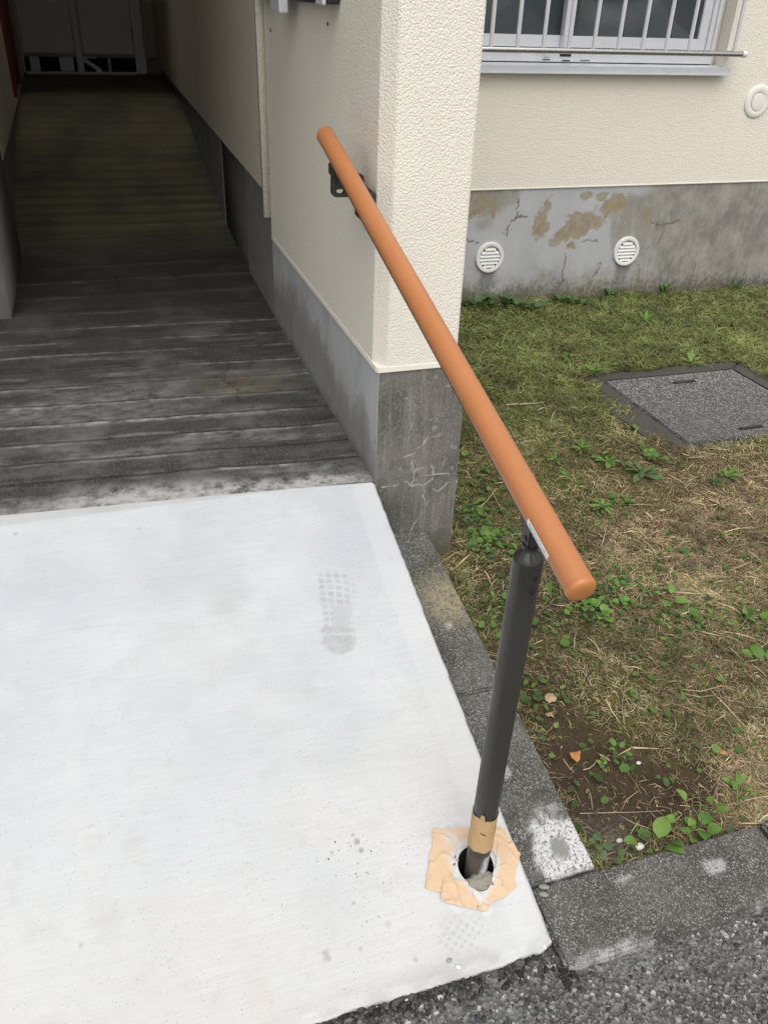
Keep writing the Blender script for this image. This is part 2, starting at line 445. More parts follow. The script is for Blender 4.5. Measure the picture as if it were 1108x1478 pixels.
M['rail'] = plain('terracotta_rail_cover', (0.455, 0.180, 0.068), 0.42, var=0.05, scale=6, bump=0.12, bscale=500)
M['rail_cap'] = plain('orange_end_cap', (0.45, 0.178, 0.055), 0.36, var=0.04)
M['post'] = plain('dark_bronze_paint', (0.036, 0.033, 0.029), 0.42, var=0.10, scale=9, bump=0.05, bscale=700)
M['cap_gloss'] = plain('satin_bronze_cap', (0.034, 0.032, 0.030), 0.27, var=0.08)
M['black'] = plain('black_plastic', (0.014, 0.014, 0.014), 0.4, var=0.1)
M['alu'] = plain('matt_aluminium', (0.68, 0.69, 0.72), 0.38, 0.3, var=0.08, scale=14)
M['bar'] = plain('grey_bar_aluminium', (0.60, 0.60, 0.60), 0.42, 0.2, var=0.1, scale=14)
M['steel'] = plain('polished_steel', (0.52, 0.51, 0.49), 0.22, 0.95, var=0.12, scale=30)
M['white_plastic'] = plain('white_plastic', (0.72, 0.71, 0.68), 0.45, var=0.06, scale=20)
M['cap_cream'] = plain('cream_plastic', (0.74, 0.72, 0.655), 0.5, var=0.04)
M['dark_gap'] = plain('dark_void', (0.012, 0.012, 0.011), 0.9, var=0.1)
M['paper'] = plain('white_label', (0.80, 0.80, 0.80), 0.5, var=0.03)
M['ink'] = plain('grey_ink', (0.30, 0.30, 0.32), 0.6, var=0.1)
M['door_grey'] = plain('grey_painted_steel', (0.60, 0.58, 0.56), 0.5, var=0.06, scale=5)
M['red'] = plain('red_brown_paint', (0.24, 0.055, 0.03), 0.5, var=0.2, scale=12)
M['curtain'] = plain('dim_room', (0.16, 0.18, 0.19), 0.9, var=0.3, scale=3)
def mat_glass():
    m = Mat('dark_window_glass', 0.08, 0.5)
    n = m.noise(3, 3, 0.5); d = m.noise(140, 3, 0.6)
    c = m.mix(n, (0.082, 0.105, 0.115), (0.115, 0.14, 0.15))
    c = m.mix(m.math('MULTIPLY', m.ramp(d, [(0.66, 0.0), (0.72, 0.5)]), m.ramp(n, [(0.5, 0.0), (0.7, 1.0)])), c, (0.4, 0.4, 0.4))
    m.color(c); m.rough(m.ramp(n, [(0.3, 0.05), (0.7, 0.16)]))
    return m.m
M['glass'] = mat_glass()
def mat_tape(name, a, b, tr):
    m = Mat(name, 0.6, 0.3)
    n = m.noise(18, 4, 0.6); cr = m.noise(60, 3, 0.6, m.coord((1, 0.3, 1)), 1.0)
    c = m.mix(n, a, b)
    c = m.mix(m.ramp(m.noise(120, 3, 0.6), [(0.68, 0.0), (0.76, 0.55)]), c, (0.42, 0.36, 0.30))
    c = m.mix(m.attr('smear'), c, (0.56, 0.545, 0.53))
    c = m.mix(m.ramp(m.noise(34, 5, 0.7, m.coord((1, .5, 1)), 0.8), [(0.55, 0.0), (0.70, 0.35)]), c, (0.52, 0.40, 0.29))
    m.color(c); m.bump(cr, 0.6, 0.002)
    return m.m
M['tape'] = mat_tape('masking_tape', (0.57, 0.40, 0.245), (0.65, 0.48, 0.325), 0)
M['tape_brown'] = mat_tape('brown_masking_tape', (0.44, 0.285, 0.135), (0.52, 0.36, 0.18), 0)
M['mortar'] = plain('grey_mortar', (0.25, 0.235, 0.19), 0.95, var=0.3, scale=120, bump=0.8, bscale=260)
def mat_post_low():
    m = Mat('scraped_post_paint', 0.5)
    s = m.math('MULTIPLY', m.attr('scrape'), m.ramp(m.noise(60, 4, 0.7, m.coord((1, 1, 0.25))), [(0.36, 0.0), (0.56, 1.0)]))
    c = m.mix(m.noise(30, 4, 0.6), (0.045, 0.038, 0.032), (0.085, 0.068, 0.055))
    m.color(m.mix(s, c, (0.48, 0.50, 0.54))); return m.m
M['post_low'] = mat_post_low()
def mat_cover():
    m = Mat('speckled_manhole_concrete', 0.85, 0.3)
    vc = m.vor(190, 'Color'); d = m.vor(190, 'Distance')
    g = m.new('ShaderNodeSeparateColor'); m.put(g.inputs[0], vc)
    c = m.mix(m.noise(8, 4, 0.6), (0.060, 0.059, 0.058), (0.105, 0.103, 0.10))
    amt = m.ramp(m.math('ADD', m.math('MULTIPLY', m.math('SUBTRACT', m.sep(1), 2.2), 1.1), m.math('MULTIPLY', m.noise(7, 4, 0.6), 0.5)), [(0.2, 0.30), (0.85, 0.70)])
    c = m.mix(m.math('MULTIPLY', amt, m.ramp(g.outputs[0], [(0.50, 0.0), (0.85, 1.0)])), c, (0.40, 0.39, 0.39))
    c = m.mix(m.ramp(m.noise(5, 5, 0.7), [(0.60, 0.0), (0.74, 0.5)]), c, (0.10, 0.085, 0.055))
    m.color(c); m.bump(d, 0.7, 0.003); return m.m
M['cover'] = mat_cover()
def mat_rim():
    m = Mat('dull_rim_concrete', 0.9, 0.2)
    c = m.mix(m.noise(14, 6, 0.7), (0.042, 0.039, 0.034), (0.105, 0.097, 0.085))
    c = m.mix(m.ramp(m.noise(200, 3, 0.7), [(0.55, 0.0), (0.72, 0.4)]), c, (0.26, 0.24, 0.21))
    c = m.mix(m.ramp(m.noise(18, 5, 0.7), [(0.60, 0.0), (0.72, 0.6)]), c, (0.085, 0.075, 0.025))
    m.color(c); m.bump(m.noise(120, 5, 0.7), 0.5, 0.004); return m.m
M['rim'] = mat_rim()
def mat_leaf(name, a, b, trans=0.25, rough=0.5):
    m = Mat(name, rough, 0.4)
    oi = m.new('ShaderNodeObjectInfo').outputs['Random']
    c = m.mix(oi, a, b)
    c = m.mix(m.ramp(m.noise(120, 3, 0.6), [(0.5, 0.0), (0.8, 0.4)]), c, tuple(x*1.5 for x in b))
    m.color(c); m.bump(m.noise(200, 2, 0.5), 0.3, 0.001)
    if trans:
        t = m.new('ShaderNodeBsdfTranslucent'); m.put(t.inputs[0], c)
        mx = m.new('ShaderNodeMixShader'); mx.inputs[0].default_value = trans
        m.t.links.new(m.b.outputs[0], mx.inputs[1]); m.t.links.new(t.outputs[0], mx.inputs[2])
        m.t.links.new(mx.outputs[0], m.t.nodes['Material Output'].inputs[0])
    return m.m
M['leaf'] = mat_leaf('fresh_green_leaf', (0.085, 0.19, 0.035), (0.15, 0.27, 0.05))
M['leaf_bright'] = mat_leaf('bright_green_leaf', (0.14, 0.26, 0.05), (0.20, 0.31, 0.07))
M['leaf_dull'] = mat_leaf('dull_green_leaf', (0.07, 0.13, 0.045), (0.11, 0.17, 0.06))
M['leaf_brown'] = mat_leaf('dry_orange_leaf', (0.42, 0.19, 0.07), (0.50, 0.25, 0.10), 0.1, 0.75)
M['leaf_tan'] = mat_leaf('dry_tan_leaf', (0.34, 0.225, 0.13), (0.42, 0.30, 0.18), 0.1, 0.8)
M['stem'] = plain('green_stem', (0.12, 0.17, 0.05), 0.6)

# ================================================================== GROUND, ROAD, RAMP
Y_PIER = 1.76; Y_WALL = 3.735; Z_DADO = 0.635
Z_ROAD = -0.022
def ground_z(x, y):
    a = sstep(0.78, 1.85, y)
    z = -0.028 + 0.088*a + 0.036*np.clip((y-1.8)/1.9, 0, 1)
    z = z - 0.031*np.clip((x-1.66)/1.86, 0, 1.3)*np.clip((y-1.6)/2.1, 0, 1)
    return z
SIDE_KERB = lambda y: np.clip((y-0.79)*0.165, 0, None)

# road: one sheet to the horizon, fine where it is seen
xs = steps(-80, (-6, 8), (-0.6, 8), (1.5, 420), (4, 20), (80, 10)); ys = steps(-80, (-2, 10), (0.2, 12), (0.72, 104), (0.78, 2))
X, Y = np.meshgrid(xs, ys, indexing='ij')
fine = sstep(-0.6, -0.4, X)*sstep(1.6, 1.3, X)*sstep(0.1, 0.25, Y)
Z = Z_ROAD + fine*((fbm(X*70, Y*70, 3, 3, .6)-.5)*0.007 + (fbm(X*7, Y*7, 9, 3)-.5)*0.010)
Z -= 0.010*sstep(0.69, 0.73, Y)
Z += 0.011*sstep(0.625, 0.668, Y)*sstep(0.585, 0.56, X)*sstep(-1.7, -1.6, X)
V = np.stack([X, Y, Z], -1).reshape(-1, 3)
structure(add('road', np_mesh('road', V, grid_faces(len(xs), len(ys)), smooth=True), M['asphalt']))
# terrain left and right of the house beyond the strip that is seen
bl = Builder().box(-80, -1.62, 0.78, 1.9, -0.35, -0.03)
structure(add('pavement', bl.mesh('pavement'), M['asphalt']))

# soil of the lawn
gx = steps(0.55, (0.66, 4), (4.0, 400), (8, 20), (80, 12)); gy = steps(0.775, (3.76, 360))
X, Y = np.meshgrid(gx, gy, indexing='ij')
fine = sstep(4.2, 3.8, X)
Z = ground_z(X, Y) + fine*((fbm(X*38, Y*38, 21, 4, .6)-.5)*0.020 + (fbm(X*6, Y*6, 5, 3)-.5)*0.030)
MH = dict(x0=1.875, x1=2.50, y0=2.165, y1=2.742, z=0.072)          # manhole cover
inm = (X > MH['x0']-.05) & (X < MH['x1']+.08) & (Y > MH['y0']-.06) & (Y < MH['y1']+.10)
Z = np.where(inm, np.minimum(Z, MH['z']-0.06), Z)
def bare(x, y):                     # bare soil by the kerb corner and along the wall
    b = 1.5*np.exp(-(((x-0.86)/0.12)**2 + ((y-1.03)/0.13)**2)) + 1.5*np.exp(-(((x-0.985)/0.15)**2 + ((y-0.925)/0.075)**2)) + 0.9*np.exp(-(((x-0.80)/0.07)**2 + ((y-0.86)/0.10)**2))
    b += 0.85*np.exp(-(((x-0.93)/0.11)**2 + ((y-1.60)/0.20)**2)) + 0.55*np.exp(-(((x-0.86)/0.07)**2 + ((y-1.28)/0.14)**2)) + .5*np.exp(-(((x-1.30)/0.10)**2 + ((y-1.16)/0.05)**2)) + 0.5*np.exp(-(((x-1.08)/.1)**2 + ((y-1.22)/.1)**2))
    b += 0.45*np.exp(-(((x-1.25)/.12)**2 + ((y-1.0)/.08)**2))
    return np.clip(b, 0, 1)
moss = np.clip(fbm(X*3.2, Y*3.2, 31, 4)*1.7-0.35, 0, 1)*(1-bare(X, Y))
moss = np.clip(moss + 0.6*np.exp(-(((X-1.25)/.35)**2 + ((Y-2.2)/.4)**2)) + 0.55*np.exp(-(((X-1.12)/.22)**2+((Y-1.1)/.14)**2)), 0, 1)
ash = np.exp(-(((X-0.80)/0.07)**2 + ((Y-0.83)/0.07)**2))
V = np.stack([X, Y, Z], -1).reshape(-1, 3)
structure(add('ground', np_mesh('ground', V, grid_faces(len(gx), len(gy)), {'moss': moss.ravel(), 'ash': ash.ravel()}, True), M['soil']))

# the new concrete ramp
POST_B = np.array([0.490, 0.832]); HOLE_R = 0.0335
rx = steps(-1.6, (-0.42, 12), (0.577, 330)); nv = 400
back = lambda x: 1.806 - 0.068*x
front = lambda x: 0.676 - 0.035*(x-0.577)*0 + (fbm(x*25, x*0+3, 44, 3)-.5)*0.010 + 0.010*sstep(0.545, 0.577, x)
v = np.linspace(0, 1, nv)
X = np.repeat(rx[:, None], nv, 1); Yf = front(rx)[:, None]; Yb = back(rx)[:, None]
Y = Yf + (Yb-Yf)*v[None]
d = np.hypot(X-POST_B[0], Y-POST_B[1])
near = np.abs(d-HOLE_R) < 0.0019
ang = np.arctan2(Y-POST_B[1], X-POST_B[0])
X = np.where(near, POST_B[0]+HOLE_R*np.cos(ang), X); Y = np.where(near, POST_B[1]+HOLE_R*np.sin(ang), Y)
ramp_plane = lambda y: 0.0 + RAMP_S*(y-RAMP_Y0)
def ramp_z(x, y):
    return np.minimum(ramp_plane(y), 0.3285) + (fbm(x*3, y*6, 8, 3)-.5)*0.004
Z = ramp_z(X, Y) + (fbm(X*18, Y*90, 12, 3)-.5)*0.0010
edge = np.minimum(sstep(0, 0.014, Y-Yf), sstep(0, 0.008, 0.577-X))
Z -= (1-edge)**2*0.006*(0.6+0.8*vnoise(X*60, Y*60, 4))
# foot print of a trainer sole
ft, fb = at_ramp(478, 822)[:2], at_ramp(490, 945)[:2]
ax = (ft-fb)/np.linalg.norm(ft-fb); sd_ = np.array([ax[1], -ax[0]]); FL = np.linalg.norm(ft-fb)
q = ((X-fb[0])*ax[0]+(Y-fb[1])*ax[1])/FL; p_ = (X-fb[0])*sd_[0]+(Y-fb[1])*sd_[1]
cen = np.interp(q, [0, .3, .55, .8, 1], [0.002, 0.002, 0.007, 0.010, -0.006])
half = np.interp(q, [0, .02, .06, .14, .28, .42, .6, .75, .88, .95, .985, 1], [.006, .020, .030, .0365, .037, .033, .041, .045, .040, .029, .018, .006])
half = np.where((q < 0) | (q > 1), -0.03, half)
e = (np.abs(p_-cen)-half)
inside = sstep(0.004, -0.006, e + (fbm(X*120, Y*120, 5, 2)-.5)*0.012)
wob = (fbm(X*28, Y*28, 88, 3)-.5)
tr = np.clip(np.abs(((q*FL/0.0172+p_*9+p_*p_*90+wob*.5) % 1)-.5)*8-0.5+wob*1.6, 0, 1)*np.clip(np.abs(((p_/0.0185+q*.5+wob*.35) % 1)-.5)*8-0.4+wob*1.5, 0, 1)
tr *= .55+.45*sstep(.30, .5, fbm(X*60, Y*60, 91, 3))
tr = np.where(q < .30, 0.75+0.25*(fbm(X*160, Y*160, 9, 2) > .5), tr)
tr = np.where((q > .30) & (q < .55) & (np.abs(p_-cen-.008) < .02), 0.62, tr)
tr = np.where((np.abs(q-.225) < .012), tr*.35, tr)
wet = .85*inside*tr*(.35+.75*sstep(.25, .6, fbm(X*11, Y*11, 93, 3)))*(0.62+0.5*fbm(X*45, Y*45, 14, 3))
# second, fainter scuff below the tape
sc, _ = at_ramp(668, 1345)[:2], 0
u2 = (X-sc[0])*0.94+(Y-sc[1])*0.34; v2 = -(X-sc[0])*0.34+(Y-sc[1])*0.94
m2 = sstep(1.15, .6, np.hypot(u2/0.055, v2/0.040))
wet += m2*0.55*sstep(.36, .62, fbm(X*26, Y*26, 58, 3))*np.clip(np.abs(((u2/0.013+v2/.03+wob*.9) % 1)-.5)*6-.7+wob*2, 0, 1)*np.clip(np.abs(((v2/0.012-u2/.04+wob*.7) % 1)-.5)*6-.6+wob*2, 0, 1)
pc = at_ramp(345, 880)[:2]
wet += 0.42*np.exp(-(((X-pc[0])/.11)**2 + ((Y-pc[1])/.13)**2))*sstep(.3, .75, fbm(X*7, Y*13, 77, 4))
wet += 0.20*sstep(.50, .78, fbm(X*4+7, Y*6, 177, 4))
stain = np.zeros_like(X)
for (sx, sy, r, a) in ((515, 1215, 5, .9), (521, 1228, 4, .9), (509, 1205, 3, .8), (479, 1231, 3, .7), (472, 1383, 6, .55), (470, 1376, 5, .6), (510, 1304, 3, .6), (530, 1260, 2, .6),
                       (645, 1196, 5, .5), (560, 1335, 5, .35), (23, 770, 4, .6), (200, 763, 3, .5), (258, 808, 2, .6), (195, 1244, 3, .4), (118, 1364, 4, .4), (520, 1370, 3, .7), (600, 1385, 4, .5)):
    c0 = at_ramp(sx, sy)[:2]; rr = r*0.00125
    stain = np.maximum(stain, a*sstep(1.15, .55, np.hypot(X-c0[0], Y-c0[1])/rr + (fbm(X*500, Y*500, 6, 2)-.5)*.9))
spray = at_ramp(520, 1300)[:2]
stain = np.maximum(stain, 0.75*(vnoise(X*330, Y*330, 61) > .955)*np.exp(-(((X-spray[0])/.06)**2+((Y-spray[1])/.12)**2)))
stain = np.maximum(stain, 0.55*sstep(0.045, 0.0, Y-Yf)*sstep(.35, .62, fbm(X*14, Y*30, 51, 4))*sstep(-.1, .45, X))
rust = np.zeros_like(X)
rc = at_ramp(378, 1440)[:2]
rust = 0.5*np.exp(-(((X-rc[0])/.018)**2+((Y-rc[1])/.05)**2))*fbm(X*70, Y*14, 2, 3)
rust += 0.10*sstep(.55, .75, fbm(X*5+3, Y*9, 99, 4))*sstep(1.25, .8, Y)
strip = sstep(0.070, 0.062, 0.577-X+(fbm(X*4, Y*7, 70, 2)-.5)*.012)
pale = 0.32*strip + 0.9*sstep(.09, .05, np.abs(d-.045)/1.0)*sstep(.4, .6, fbm(X*50, Y*50, 17, 3))*(d < .09)
V = np.stack([X, Y, Z], -1).reshape(-1, 3); nx = len(rx)
F = grid_faces(nx, nv)
fc = V[F].mean(1); keep = np.hypot(fc[:, 0]-POST_B[0], fc[:, 1]-POST_B[1]) > HOLE_R
F = F[keep]
idx = np.arange(nx*nv).reshape(nx, nv)
loop = np.concatenate([idx[:-1, 0], idx[-1, :-1], idx[:0:-1, -1], idx[0, :0:-1]])
sk = V[loop].copy(); sk[:, 2] = np.minimum(-0.12, sk[:, 2]-0.12)
n0 = len(V); L = len(loop); k = np.arange(L)
F = np.concatenate([F, np.stack([loop[k], n0+k, n0+(k+1) % L, loop[(k+1) % L]], 1)])
ext = lambda a: np.concatenate([a.ravel(), np.zeros(L)])
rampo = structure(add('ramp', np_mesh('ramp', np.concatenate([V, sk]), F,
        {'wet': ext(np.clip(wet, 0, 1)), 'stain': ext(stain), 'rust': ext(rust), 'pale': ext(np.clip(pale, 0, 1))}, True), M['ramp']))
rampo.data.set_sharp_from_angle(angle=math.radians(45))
zb = float(ramp_plane(POST_B[1]))
bm = bmesh.new()
hl = lathe('hole_liner', [(0, HOLE_R+.0008), (0.13, HOLE_R+.0004), (0.1301, .002)], (POST_B[0], POST_B[1], zb+0.0105), (POST_B[0], POST_B[1], zb-0.2), 40, False)
bm.free()
for v_ in hl.vertices: v_.co.z += RAMP_S*(v_.co.y-POST_B[1]) - .0112
add('hole_liner', hl, M['dark_gap'], rampo)

# old passage floor
def floor_base(y):
    return np.interp(y, [1.7, 4.15, 4.35, 6.6, 6.8, 9], [0.325, 0.325, 0.345, 0.700, 0.722, 0.722])
fx = steps(-1.6, (-0.46, 10), (0.62, 108), (0.78, 3)); vy = steps(0, (2.45, 560), (5.2, 330), (6.9, 10))
X = np.repeat(fx[:, None], len(vy), 1)
Y0 = back(fx)[:, None]; Y = Y0 + 0.0005 + (8.5-Y0)*(vy/6.9)[None]
tilt = Y + 0.078*X*sstep(3.9, 3.0, Y) + (fbm(X*5, Y*2, 3, 3)-.5)*0.012
grooves = [1.953, 2.058, 2.172, 2.292, 2.423, 2.559, 2.693, 2.838, 2.957, 3.10, 3.27, 3.47, 3.68, 3.90, 4.12, 4.33] + [4.33+0.118*i for i in range(1, 20)]
dg = np.full(X.shape, 9.0); g_edge = np.zeros(X.shape)
for i, g in enumerate(grooves):
    s = tilt-g; dg = np.minimum(dg, np.abs(s))
    on = sstep(.28, .5, vnoise(X*3.3, X*0+i*7.7, 90))
    g_edge = np.maximum(g_edge, on*sstep(0.016, 0.004, np.abs(s+0.011))*(0.7 if i % 3 else 1.0))
gm = sstep(0.0085, 0.002, dg)*sstep(.12, .4, fbm(X*8, tilt*3, 23, 3))
Z = floor_base(Y) - 0.0065*gm + (fbm(X*16, Y*16, 41, 4, .6)-.5)*0.004 + (fbm(X*2.4, Y*2.4, 42, 2)-.5)*0.006
Z += np.where(dg < 0.06, 0.0025*(1-dg/0.06), 0)
farp = sstep(4.28, 4.45, Y)
gm *= 1-farp*(.55+.45*sstep(.35, .6, fbm(X*2.2, Y*3.1, 29, 3)))
Z += farp*.0045*np.sin((Y+.012*np.sin(X*5)+.03*fbm(X*2, Y*2, 6, 2))*2*math.pi/.124)*(.35+.9*fbm(X*2.5, Y*1.7, 37, 3))
worn = np.clip(g_edge*.9 + 0.45*sstep(.60, .78, fbm(X*3, tilt*22, 55, 4))*sstep(3.3, 2.6, Y) + .55*np.exp(-((Y-2.42)/.16)**2)*sstep(.4, .65, fbm(X*3, Y*12, 66, 4)), 0, 1)
worn *= 1-0.75*sstep(3.0, 4.2, Y)
cem = sstep(0.11, 0.02, Y-Y0 + (fbm(X*7, Y*7, 19, 4)-.5)*0.11)*sstep(-.5, .30, X+0.55*(fbm(X*4, Y*4, 9, 2)))
rst = np.exp(-(((X-0.36)/.16)**2 + ((Y-2.47)/.09)**2))
for l in ([(0.33, 2.62), (0.30, 2.50), (0.335, 2.43), (0.32, 2.34)], [(.27, 3.85), (.275, 3.6), (.26, 3.55)], [(.02, 3.75), (.03, 3.62), (.02, 3.5)]):
    gm = np.maximum(gm, 0.8*sstep(.006, .002, dist_line(X+(fbm(X*30, Y*30, 3, 2)-.5)*.02, Y, l)))
V = np.stack([X, Y, Z], -1).reshape(-1, 3)
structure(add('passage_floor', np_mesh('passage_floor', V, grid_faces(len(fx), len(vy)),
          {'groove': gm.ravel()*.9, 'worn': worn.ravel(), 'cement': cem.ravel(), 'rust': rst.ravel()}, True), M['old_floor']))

# ================================================================== BUILDING
house = thing('apartment_building', 'cream stucco apartment building with grey concrete base around the dark entrance passage', 'building', (0, 6, 0))
# facade with the window opening
WX0, WX1, WZ0, WZ1 = 1.20, 2.885, 1.135, 2.20
yf = Y_WALL-0.006
b = Builder()
b.grid((0.70, yf, Z_DADO), (9, yf, Z_DADO), (0.70, yf, WZ0), 1, 1)
b.grid((0.70, yf, WZ0), (WX0, yf, WZ0), (0.70, yf, WZ1), 1, 1)
b.grid((WX1, yf, WZ0), (9, yf, WZ0), (WX1, yf, WZ1), 1, 1)
b.grid((0.70, yf, WZ1), (9, yf, WZ1), (0.70, yf, 6.0), 1, 1)
b.grid((WX1, yf, WZ0), (WX1, yf+.16, WZ0), (WX1, yf, WZ1), 1, 1)
b.grid((WX0, yf+.16, WZ0), (WX0, yf, WZ0), (WX0, yf+.16, WZ1), 1, 1)
b.grid((WX0, yf, WZ1), (WX1, yf, WZ1), (WX0, yf+.16, WZ1), 1, 1)
b.grid((WX0, yf+.16, WZ0), (WX1, yf+.16, WZ0), (WX0, yf, WZ0), 1, 1)
b.box(0.70, 9, yf+0.35, yf+0.5, Z_DADO, 6.0)
add('facade_wall', b.mesh('facade_wall'), M['stucco_flat'], house)
add('paint_edge', bev_box('paint_edge', [(0.80, 9, Y_WALL-.0085, Y_WALL-.001, Z_DADO-.003, Z_DADO+.003)], .001), M['paint_edge'], house)

# facade plinth with patches and cracks
b = Builder().grid((0.78, Y_WALL, -.15), (3.7, Y_WALL, -.15), (0.78, Y_WALL, Z_DADO), 420, 112)
b.grid((3.7, Y_WALL, -.15), (9, Y_WALL, -.15), (3.7, Y_WALL, Z_DADO), 10, 4)
def fp_attr(V):
    x, z = V[:, 0], V[:, 2]; n = fbm(x*14, z*14, 3, 5, .62); n2 = fbm(x*50, z*50, 8, 4, .6)
    skim = sstep(.40, .58, fbm(x*4, z*6, 15, 4)+0.32*sstep(2.75, 2.35, x+.12*n)*sstep(.10, .22, z)-0.10)
    skim *= sstep(2.95, 2.60, x+(n-.5)*.35)*sstep(.12, .30, z+(n-.5)*.2)
    peel = np.zeros_like(x)
    for (px, py, a, c, rot) in ((782, 318, .050, .078, 0), (835, 326, .11, .055, .5), (805, 343, .05, .03, .6), (876, 300, .028, .038, 0), (896, 292, .055, .050, .1), (932, 309, .040, .036, .2),
                                (684, 292, .07, .055, 0), (868, 284, .03, .02, .3), (713, 300, .012, .04, 0), (824, 354, .028, .02, 0), (862, 324, .02, .018, .3), (846, 282, .03, .016, 0)):
        c0 = at_y(px, py, Y_WALL); dx, dz = x-c0[0], z-c0[2]
        u = dx*math.cos(rot)+dz*math.sin(rot); w = -dx*math.sin(rot)+dz*math.cos(rot)
        peel = np.maximum(peel, sstep(1.06, .92, np.hypot(u/a, w/c)+(n-.5)*1.9+(n2-.5)*1.3))
    crack = np.zeros_like(x)
    for l in (([(748, 288), (741, 312), (731, 338)], 1), ([(741, 312), (757, 313)], 1), ([(814, 368), (812, 400), (797, 430)], 1), ([(866, 380), (850, 410), (843, 432)], 1), ([(919, 382), (918, 425)], .7),
              ([(971, 372), (958, 420)], .6), ([(1003, 380), (998, 425)], .8), ([(935, 320), (950, 325), (965, 323), (978, 318)], 1), ([(840, 348), (862, 348)], .8), ([(956, 336), (945, 356)], .6), ([(676, 346), (688, 350)], 1)):
        pts = [tuple(at_y(a, c, Y_WALL)[[0, 2]]) for a, c in l[0]]
        crack = np.maximum(crack, l[1]*sstep(.0058, .0022, dist_line(x+(n-.5)*.07, z+(n2-.5)*.02, pts)))
    hz = z-ground_z(x, np.full_like(x, Y_WALL))
    damp = 0.55*sstep(.17, .02, hz+(n-.5)*.12)*sstep(.55, .66, fbm(x*85, z*70, 12, 4, .65)+.16*sstep(.14, .0, hz)) + .4*sstep(2.55, 2.9, x+(n-.5)*.4)*sstep(.35, .75, n)
    moss = .6*sstep(.09, .0, hz+(n-.5)*.09)
    drip = np.zeros_like(x)
    for cx, cz in ((1.775, .25), (2.54, .245)):
        drip = np.maximum(drip, .6*sstep(.055, .02, np.abs(x-cx+(n-.5)*.06))*sstep(.16, .0, cz-z)*(z < cz))
    return {'skim': skim*.9, 'peel': peel*(.74+.26*sstep(.35, .55, n2)), 'crack': crack, 'crackpale': np.zeros_like(x), 'damp': np.clip(damp+drip, 0, 1), 'moss': moss}
add('facade_plinth', b.mesh('facade_plinth', fp_attr, True), M['facade_base'], house)

# wing wall that ends in the pier beside the ramp
PX0, PX1 = 0.577, 0.805
bm = bmesh.new()
def prism(name, prof, z0, z1, nz=1):
    bm = bmesh.new(); zs = np.linspace(z0, z1, nz+1)
    R_ = [[bm.verts.new((x, y, z)) for x, y in prof] for z in zs]
    n = len(prof)
    for A, B in zip(R_[:-1], R_[1:]):
        for i in range(n): bm.faces.new((A[i], A[(i+1) % n], B[(i+1) % n], B[i]))
    bm.faces.new(list(reversed(R_[0]))); bm.faces.new(R_[-1])
    bmesh.ops.recalc_face_normals(bm, faces=list(bm.faces))
    return bm_mesh(name, bm)
bm.free()
wing = [(0.60, 3.728), (0.60, 3.032), (0.572, 3.032), (0.572, 1.804), (0.573, 1.798), (0.5945, 1.7605), (0.598, 1.7565), (0.770, 1.7565), (0.7745, 1.7585), (0.776, 1.763), (0.776, 3.728)]
add('wing_wall', prism('wing_wall', wing, Z_DADO, 2.62), M['stucco'], house)
add('paint_edge', prism('paint_edge', [(0.5705, 3.03), (0.5705, 1.7635), (0.5745, 1.7545), (0.7775, 1.7545), (0.7775, 3.03)], Z_DADO-.004, Z_DADO+.0085), M['paint_edge'], house)
b = Builder()
b.grid((PX0, Y_PIER, -.25), (PX1, Y_PIER, -.25), (PX0, Y_PIER, Z_DADO-.0045), 114, 420)
b.grid((PX0, 3.05, -.25), (PX0, Y_PIER, -.25), (PX0, 3.05, Z_DADO-.0045), 200, 110)
b.grid((PX1, Y_PIER, -.25), (PX1, 3.734, -.25), (PX1, Y_PIER, Z_DADO-.0045), 60, 24)
b.grid((PX0, Y_PIER, Z_DADO-.0045), (PX1, Y_PIER, Z_DADO-.0045), (PX0, 3.05, Z_DADO-.0045), 2, 20)
